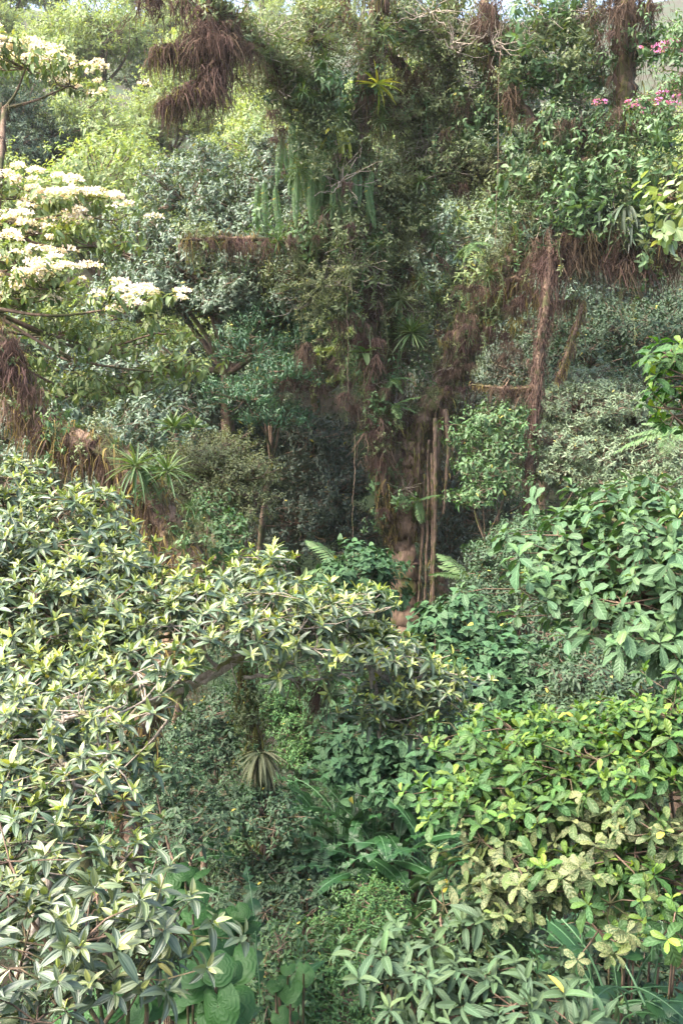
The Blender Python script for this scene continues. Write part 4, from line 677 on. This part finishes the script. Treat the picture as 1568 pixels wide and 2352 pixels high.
for i, (x0, x1, y0, y1, d) in enumerate([(815, 812, 1000, 1320, 22), (1150, 1128, 0, 560, 22.3), (802, 803, 560, 900, 22.8)]):
    vine('thin_vine', 'single thread thin vine hanging straight down', [(x0, y0, d), ((x0 + x1) / 2 + rj.normal(0, 3), (y0 + y1) / 2, d), (x1, y1, d)], (.009, .006), 'bark_brown', 'vine', 'thin pale hanging vines', wob=.04)

# leaning mossy trunk of the flowering tree on the left, and the mossy posts
Pm = vine('leaning_stem', 'leaning mossy trunk carrying bromeliads, running down to the right', [(-20, 760, 13.7), (30, 860, 13.5), (80, 960, 13.3), (150, 1005, 13.1), (230, 1030, 12.9), (300, 1090, 12.7), (360, 1170, 12.5), (405, 1250, 12.3), (440, 1330, 12.1), (430, 1420, 12.0), (350, 1560, 12.0), (270, 1750, 12.0)], (.13, .22), 'bark_moss', 'trunk', fz=9000, fl=(.08, .45), n=80, mats=(('moss_purple', .35), ('moss_gold', .4), ('moss_dark', .25)))
epiphytes(Pm, 'on the leaning mossy trunk', {'small': 9, 'fresh': 5, 'grassy': 9, 'broad': 5, 'olive': 5}, .15, 31, .35, .6, t1=.7)
hang_moss([(q[0] + rj.normal(0, 6), q[1] + rj.uniform(0, 25), q[2], rj.uniform(.35, .75)) for q in [(x, np.interp(x, (0, 80, 187, 253, 307, 373, 413, 453), (800, 940, 1015, 1070, 1120, 1175, 1255, 1345)), np.interp(x, (0, 450), (13.5, 12.2))) for x in np.linspace(5, 445, 30)]], 'dark shaggy moss fringing the underside of the leaning mossy trunk', 'shaggy moss under the leaning trunk', (0, 2, 4, 4))
hang_moss([(30, 850, 13.3, 1.0), (20, 880, 13.3, .9), (60, 900, 13.2, .8), (200, 1010, 12.9, .7), (215, 1015, 12.9, .6), (110, 990, 13.1, .6), (90, 980, 13.1, .6), (300, 1100, 12.6, .6), (345, 1150, 12.5, .6), (5, 800, 13.5, 1.1), (15, 790, 13.4, 1.1)], 'purple moss hanging from the leaning mossy trunk', 'moss on the leaning trunk')
Pp = vine('mossy_post', 'mossy slanting trunk with a leafy skirt in the lower middle', [(565, 1520, 12.6), (572, 1600, 12.6), (585, 1680, 12.6), (598, 1760, 12.6), (610, 1850, 12.6), (615, 1960, 12.6)], (.07, .10), 'bark_moss', 'trunk', fz=2400, fl=(.05, .25), mats=(('moss_dark', .5), ('moss_gold', .5)))
epiphytes(Pp, 'on the slanting mossy trunk in the lower middle', {'small': 6, 'fresh': 5, 'broad': 3}, .09, 32, .35, .6, t1=.55)
Pq = vine('mossy_post', 'stubby dark mossy trunk at left behind the olive leaf shrub', [(262, 1830, 9.4), (290, 1850, 9.3), (300, 1900, 9.2), (306, 1980, 9.1), (310, 2100, 9)], (.05, .12), 'bark_moss', 'trunk', fz=2600, fl=(.04, .16), mats=(('moss_dark', .55), ('moss_gold', .45)))
def rosette(name, label, q, n, L_, w, el, mat, seed, T=None, tilt=(0, 0), group=None, cat='bromeliad'):
    o = strap_rosette(n, L_, w, el, T or T_STRAP, np.random.default_rng(seed)).obj(name, MT[mat]); o.location = W(*q); o.rotation_euler = (tilt[0], tilt[1], 0); return tag(o, label, cat, group)
rosette('bromeliad', 'bright green spiky bromeliad perched highest on the leaning mossy trunk', (400, 985, 13.2), 44, .34, .034, (.0, 1.3), 'strap', 1, T_STRAP_S)
rosette('bromeliad', 'smaller bromeliad next to the spiky bromeliad above the fine leaved tree', (445, 985, 13.2), 30, .22, .03, (.1, 1.3), 'strap', 2, T_STRAP_S)
rosette('bromeliad', 'arching grassy bromeliad where the leaning trunk bends down', (312, 1075, 12.2), 60, .46, .028, (-.6, 1.2), 'strap', 3)
rosette('bromeliad', 'star shaped pale bromeliad on the steep part of the leaning trunk', (385, 1085, 12.2), 50, .4, .028, (-.5, 1.2), 'strap', 4, T_STRAP_S)
rosette('bromeliad', 'large spiky pale bromeliad left of the right limb fork', (945, 765, 23.2), 80, .66, .042, (-.7, 1.3), 'strap', 5, T_STRAP_S)
rosette('bromeliad', 'spiky bromeliad just above the large spiky pale one', (915, 690, 23.3), 54, .46, .04, (-.5, 1.2), 'strap', 6, T_STRAP_S)
rosette('bromeliad', 'hanging skirt of long dull strap leaves on the slanting mossy trunk', (598, 1730, 12.4), 90, .46, .045, (-1.3, .3), 'strap_dull', 7)
rosette('bromeliad', 'dark strap leaves hanging below the right limb', (1440, 470, 22), 30, .95, .09, (-1.3, -.2), 'strap_dark', 8)
rosette('bromeliad', 'dark strap leaves among branches above the level limb', (1370, 470, 22.4), 22, .7, .08, (-1.3, 0), 'strap_dark', 9)
rosette('birdnest_fern', 'yellow green strap fronds fanning right of the mossy left limb', (865, 195, 23), 22, .62, .065, (-.4, .8), 'strap_yellow', 10, T_STRAP_S, (0, .5), cat='fern')
rosette('birdnest_fern', 'long bright yellow fronds drooping in front of the left limb', (775, 290, 22.8), 9, 1.0, .15, (-1.2, -.3), 'strap_yellow', 11, T_STRAP_H, cat='fern')
rosette('birdnest_fern', 'green broad fronds of a nest fern above the drooping yellow fronds', (780, 265, 22.9), 14, .55, .11, (-.2, 1.2), 'strap', 12, T_STRAP_S, cat='fern')
rosette('broad_frond_plant', 'plant with big pale lance leaves in front of the lower left limb', (835, 810, 23), 9, .5, .16, (-.6, .8), 'strap', 13, T_STRAP_H, cat='epiphyte')
# ferns
rf = np.random.default_rng(91); hd_ = None
for i in range(22):
    q = (rf.normal(735, 45), rf.uniform(280, 430), rf.uniform(22.6, 23.2))
    r_, hd_ = fern('hanging_fern', 'narrow sword fern fronds hanging straight down in the upper left tangle', W(*q), 3, 1.0, 34, 'fern', rf, (-1.55, -1.2), True, 'hanging sword ferns in the upper left tangle', .09, .1, data=hd_)
fd = None
for i, (q, lb) in enumerate([((905, 930, 23.2), 'lacy fern draped over the fork of the mossy trunk'), ((1080, 560, 22.5), 'fern hanging beside the bright gap'), ((1330, 480, 22.4), 'fern under the right hand leafy tangle'), ((960, 1150, 23.3), 'small fern on the right side of the trunk below the fork'), ((900, 870, 23.2), 'light green fern left of the fork')]):
    r_, fd = fern('fern', lb, W(*q), 8, .6, 18, 'fern', rf, (-.9, .6), False, None, .22, .6, data=fd)
fb_ = None
for i, (q, lb, n) in enumerate([((1075, 1330, 21), 'pale feathery tree fern right of the bare trunk', 11), ((780, 1300, 19.5), 'dark fern above the smaller heart leaved shrub', 9), ((760, 1345, 18.8), 'low fern left of the smaller heart leaved shrub', 8), ((1540, 990, 19), 'large tree fern at the right edge above the broad leaf tree', 11)]):
    r_, fb_ = fern('tree_fern', lb, W(*q), n, 1.0, 24, 'fern', rf, (-.1, .7), False, None, .2, .7, data=fb_)
fc_ = None
for i, (q, lb, n) in enumerate([((670, 1900, 14.6), 'fern beside the banana like clump', 8), ((690, 1985, 12.4), 'fern below the banana like clump', 8), ((660, 1990, 12.6), 'fern in the dark under the dome bush', 8), ((730, 2050, 11.6), 'bright fern fronds over the low glossy bush', 7), ((715, 1790, 15.5), 'fern left of the heart leaf mound', 8), ((630, 1870, 14.6), 'fern under the leafy skirt', 6)]):
    r_, fc_ = fern('ground_fern', lb, W(*q), n, .8, 22, 'fern_dark', rf, (.0, .9), False, None, .2, .6, data=fc_)

# ------------------------------------------------------------------ banana-like clumps
def banana_leaf(rng, L=1.0, w=.24, torn=0.):
    mb = MB(); n = 26; t = np.linspace(0, 1, n); x = L * (t - .10 * t ** 2); z = -.42 * L * t ** 2; spine = np.stack([x, 0 * x, z], -1)
    st = np.array([[-.45 * L, 0, -.16 * L], [-.2 * L, 0, -.05 * L], [0, 0, 0]]); tubes(mb, np.vstack([spline(st, 5)[:-1], spine]), np.concatenate([np.linspace(.014, .010, 4), np.linspace(.010, .003, n)]), 5)
    prof = np.clip(np.sin(np.pi * np.clip(t * .97 + .03, 0, 1) ** .8), 0, 1) ** .55 * w * .5
    for s in (-1, 1):
        i = 0
        while i < n - 1:
            k = n - 1 if torn <= 0 else min(n - 1, i + int(rng.integers(1, 3)) + (4 if rng.random() > torn else 0)); a = np.arange(i, k + 1); gap = .55 if torn > 0 else 0; jz = rng.normal(0, .12) * (torn > 0)
            V = []
            for m_, ii in enumerate(a):
                u = m_ / max(len(a) - 1, 1); sh = (u - .5) * gap * L / n * len(a)
                for f in (0, .5, 1): V.append((x[ii] + (.22 * prof[ii] - sh * 1.0) * f, s * prof[ii] * f, z[ii] + .06 * prof[ii] * math.sin(f * 3.1) - (.25 + jz) * prof[ii] * f * f + .004 * (-1) ** ii * f))
            q = []
            for m_ in range(len(a) - 1):
                for f in range(2): b = m_ * 3 + f; q.append((b, b + 1, b + 4, b + 3) if s < 0 else (b, b + 3, b + 4, b + 1))
            c = np.array([[.5 + s * .5 * f, t[ii], .3, 0] for ii in a for f in (0, .5, 1)])
            mb.add(V, q=q, c=c); i = k
    return mb.mesh('leaf', MT['banana'])
rb = np.random.default_rng(15); BL = [banana_leaf(rb), banana_leaf(rb, 1.0, .22, .5), banana_leaf(rb, 1.0, .2, .85), banana_leaf(rb, .9, .26)]
def banana(label, q, n, spread, smin=.7, smax=1.1, group=None, el=(.15, 1.25)):
    p = W(*q); p[2] = float(ground(p[0], p[1])); root = empty('banana_like_plant', p, label, 'plant', group); h = W(*q)[2] - p[2]
    for i in range(n):
        o = bpy.data.objects.new('leaf', BL[int(rb.choice(4, p=(.15, .3, .45, .1)))]); COL.objects.link(o); o.parent = root; ph = i * 2.4 + rb.normal(0, .4); e = rb.uniform(*el); d = (math.cos(e) * math.cos(ph), math.cos(e) * math.sin(ph), math.sin(e))
        r0 = spread * math.sqrt(rb.random()); orient(o, (r0 * math.cos(ph), r0 * math.sin(ph), h * rb.uniform(.75, 1.05)), d, (0, 0, 1), rb.uniform(smin, smax))
    mb = MB(); k = n; a = rb.uniform(0, 6.28, k); r0 = spread * np.sqrt(rb.random(k)); b = np.stack([r0 * np.cos(a), r0 * np.sin(a), 0 * a - .1], -1); tp = b + np.stack([0 * a, 0 * a, h * rb.uniform(.6, .9, k)], -1)
    tubes(mb, np.stack([b, (b + tp) / 2, tp], 1), np.full((k, 3), .022), 5); mb.obj('stem', MT['bark_moss'], root)
banana('big clump of glossy torn banana like leaves right of the dark hollow', (850, 1850, 13.2), 54, .95)
banana('banana like leaves at the near side of the big glossy clump', (900, 1960, 12.2), 34, .75)
banana('banana like leaves at the left side of the big glossy clump', (780, 1900, 12.8), 26, .55)
banana('banana like leaves under the tip of the lime shrub', (1000, 1940, 12), 18, .5)
banana('torn banana like leaves below the round bush', (380, 1930, 12), 12, .3)
banana('two toned banana like leaves right of the gunnera', (600, 2230, 8.4), 9, .25, .5, .8, el=(.5, 1.4))
banana('banana like plant in the bottom right corner', (1470, 2230, 6.6), 22, .5, .55, .85)
banana('banana like plant left of the bottom right corner one', (1370, 2200, 6.9), 14, .4, .5, .75)
# ------------------------------------------------------------------ round leaved plants
def gunnera_leaf(rng):
    mb = MB(); nr, na = 7, 30; V = [(0, 0, 0)]; C = [(.5, 0, .5, 0)]; Q = []; Tt = []
    ph = rng.uniform(0, 6)
    for i in range(1, nr + 1):
        f = i / nr
        for j in range(na):
            a = -math.pi + (j + .5) / na * 2 * math.pi; notch = (1 - .8 * math.exp(-((abs(a) - math.pi) / .3) ** 2)) * (1 + .12 * math.exp(-(a / .35) ** 2)); r = f * .5 * notch * (1 + .03 * f * math.sin(5 * a + ph) + .02 * f * math.sin(9 * a)); e = abs(math.sin(a * 3.5))
            V.append((r * math.cos(a) * 1.05, r * math.sin(a), .05 * math.sin(f * 2.6) +   .02 * f * f * math.sin(5 * a + ph) - .12 * f * f)); C.append((.5 + .5 * min(1, e * f * 2.2 + .02), f, .5, 0))
    for j in range(na - 1):
        Tt.append((0, 1 + j, 2 + j))
        for i in range(nr - 1): b = 1 + i * na + j; Q.append((b, b + na, b + na + 1, b + 1))
    mb.add(np.array(V), q=Q, t=Tt, c=np.array(C)); return mb.mesh('leaf', MT['gunnera'])
GL = [gunnera_leaf(rb) for _ in range(4)]
def gunnera(label, pts, size, base, cat='plant'):
    b = W(*base); b[2] = float(ground(b[0], b[1])); root = empty('round_leaf_plant', b, label, cat); st = MB()
    for px, py, y in pts:
        p = W(px, py, y) - b; o = bpy.data.objects.new('leaf', GL[int(rb.integers(4))]); COL.objects.link(o); o.parent = root; a = rb.uniform(-2.6, -.5)
        d = (math.cos(a), math.sin(a), -.35 + rb.normal(0, .3)); up = (rb.normal(0, .4), -.6 + rb.normal(0, .45), 1); orient(o, p, d, up, size * rb.uniform(.6, 1.3)); tubes(st, spline([(p[0] * .5, p[1] * .5, 0), p * np.array([.8, .8, .6]), p], 8), np.full(8, .009), 5)
    st.obj('stalk', MT['bark_moss'], root)
def patch(lst, n, sx, sy, y): return [(c[0] + rb.uniform(-sx, sx), c[1] + rb.uniform(-sy, sy), y + rb.normal(0, .15)) for c in lst for _ in range(n)]
gunnera('tall plant with big round pale veined leaves in front of the dark hollow', patch([(400, 2010), (440, 2030), (380, 2060)], 5, 35, 30, 8) + patch([(470, 2080), (540, 2100), (510, 2150), (440, 2110)], 5, 45, 30, 7.6) + patch([(420, 2170), (500, 2200)], 5, 50, 30, 7.2), .26, (440, 2420, 7.6))
gunnera('low spread of the largest round leaves at the bottom edge', patch([(480, 2230), (420, 2270), (530, 2250), (350, 2260), (250, 2290), (300, 2320), (450, 2330), (540, 2320), (180, 2320)], 4, 50, 25, 6.2), .27, (400, 2500, 6.4))
gunnera('round leaved plant at the right edge above the bottom right banana leaves', patch([(1470, 2130), (1420, 2150), (1520, 2160)], 4, 40, 25, 7), .2, (1450, 2450, 7.2))
gunnera('little light green round leaved plant at the bottom left of centre', patch([(640, 2260), (690, 2240), (650, 2310)], 4, 35, 30, 7.4), .16, (650, 2500, 7.6))
# pink flowered shrub
plant('pink_flowered_shrub', 'leafy shrub with pink blossom in the upper right corner', 'shrub', 'epi_big', [(1550, 140, 20, 30, 26, .5), (1490, 250, 20, 40, 20, .5), (1545, 200, 20, 40, 30, .5), (1570, 90, 20, 30, 40, .5)], base=(1950, 1200, 20), top0=(1680, 230, 20), trunk=.03, dens=1.0, size=.7, flowers={0: 1, 1: 1}, fdens=.5)
# ------------------------------------------------------------------ the misty air
def haze():
    m = bpy.data.materials.new('misty_air'); m.use_nodes = True; nt = m.node_tree; nt.nodes.clear(); out = nt.nodes.new('ShaderNodeOutputMaterial')
    v = nt.nodes.new('ShaderNodeVolumePrincipled'); v.inputs['Color'].default_value = (.96, .97, .98, 1); v.inputs['Density'].default_value = .00028; v.inputs['Anisotropy'].default_value = .35; nt.links.new(v.outputs[0], out.inputs['Volume'])
    x, y0, y1, z0, z1 = 330, -45, 440, -6, 150; mb = MB()
    mb.add([(-x, y0, z0), (x, y0, z0), (x, y1, z0), (-x, y1, z0), (-x, y0, z1), (x, y0, z1), (x, y1, z1), (-x, y1, z1)], q=[(0, 3, 2, 1), (4, 5, 6, 7), (0, 1, 5, 4), (1, 2, 6, 5), (2, 3, 7, 6), (3, 0, 4, 7)])
    tag(mb.obj('haze', m, smooth=False), kind='stuff')
haze()
print('script', round(time.time() - T0, 1), 's', sum(len(m.polygons) for m in bpy.data.meshes), 'faces')
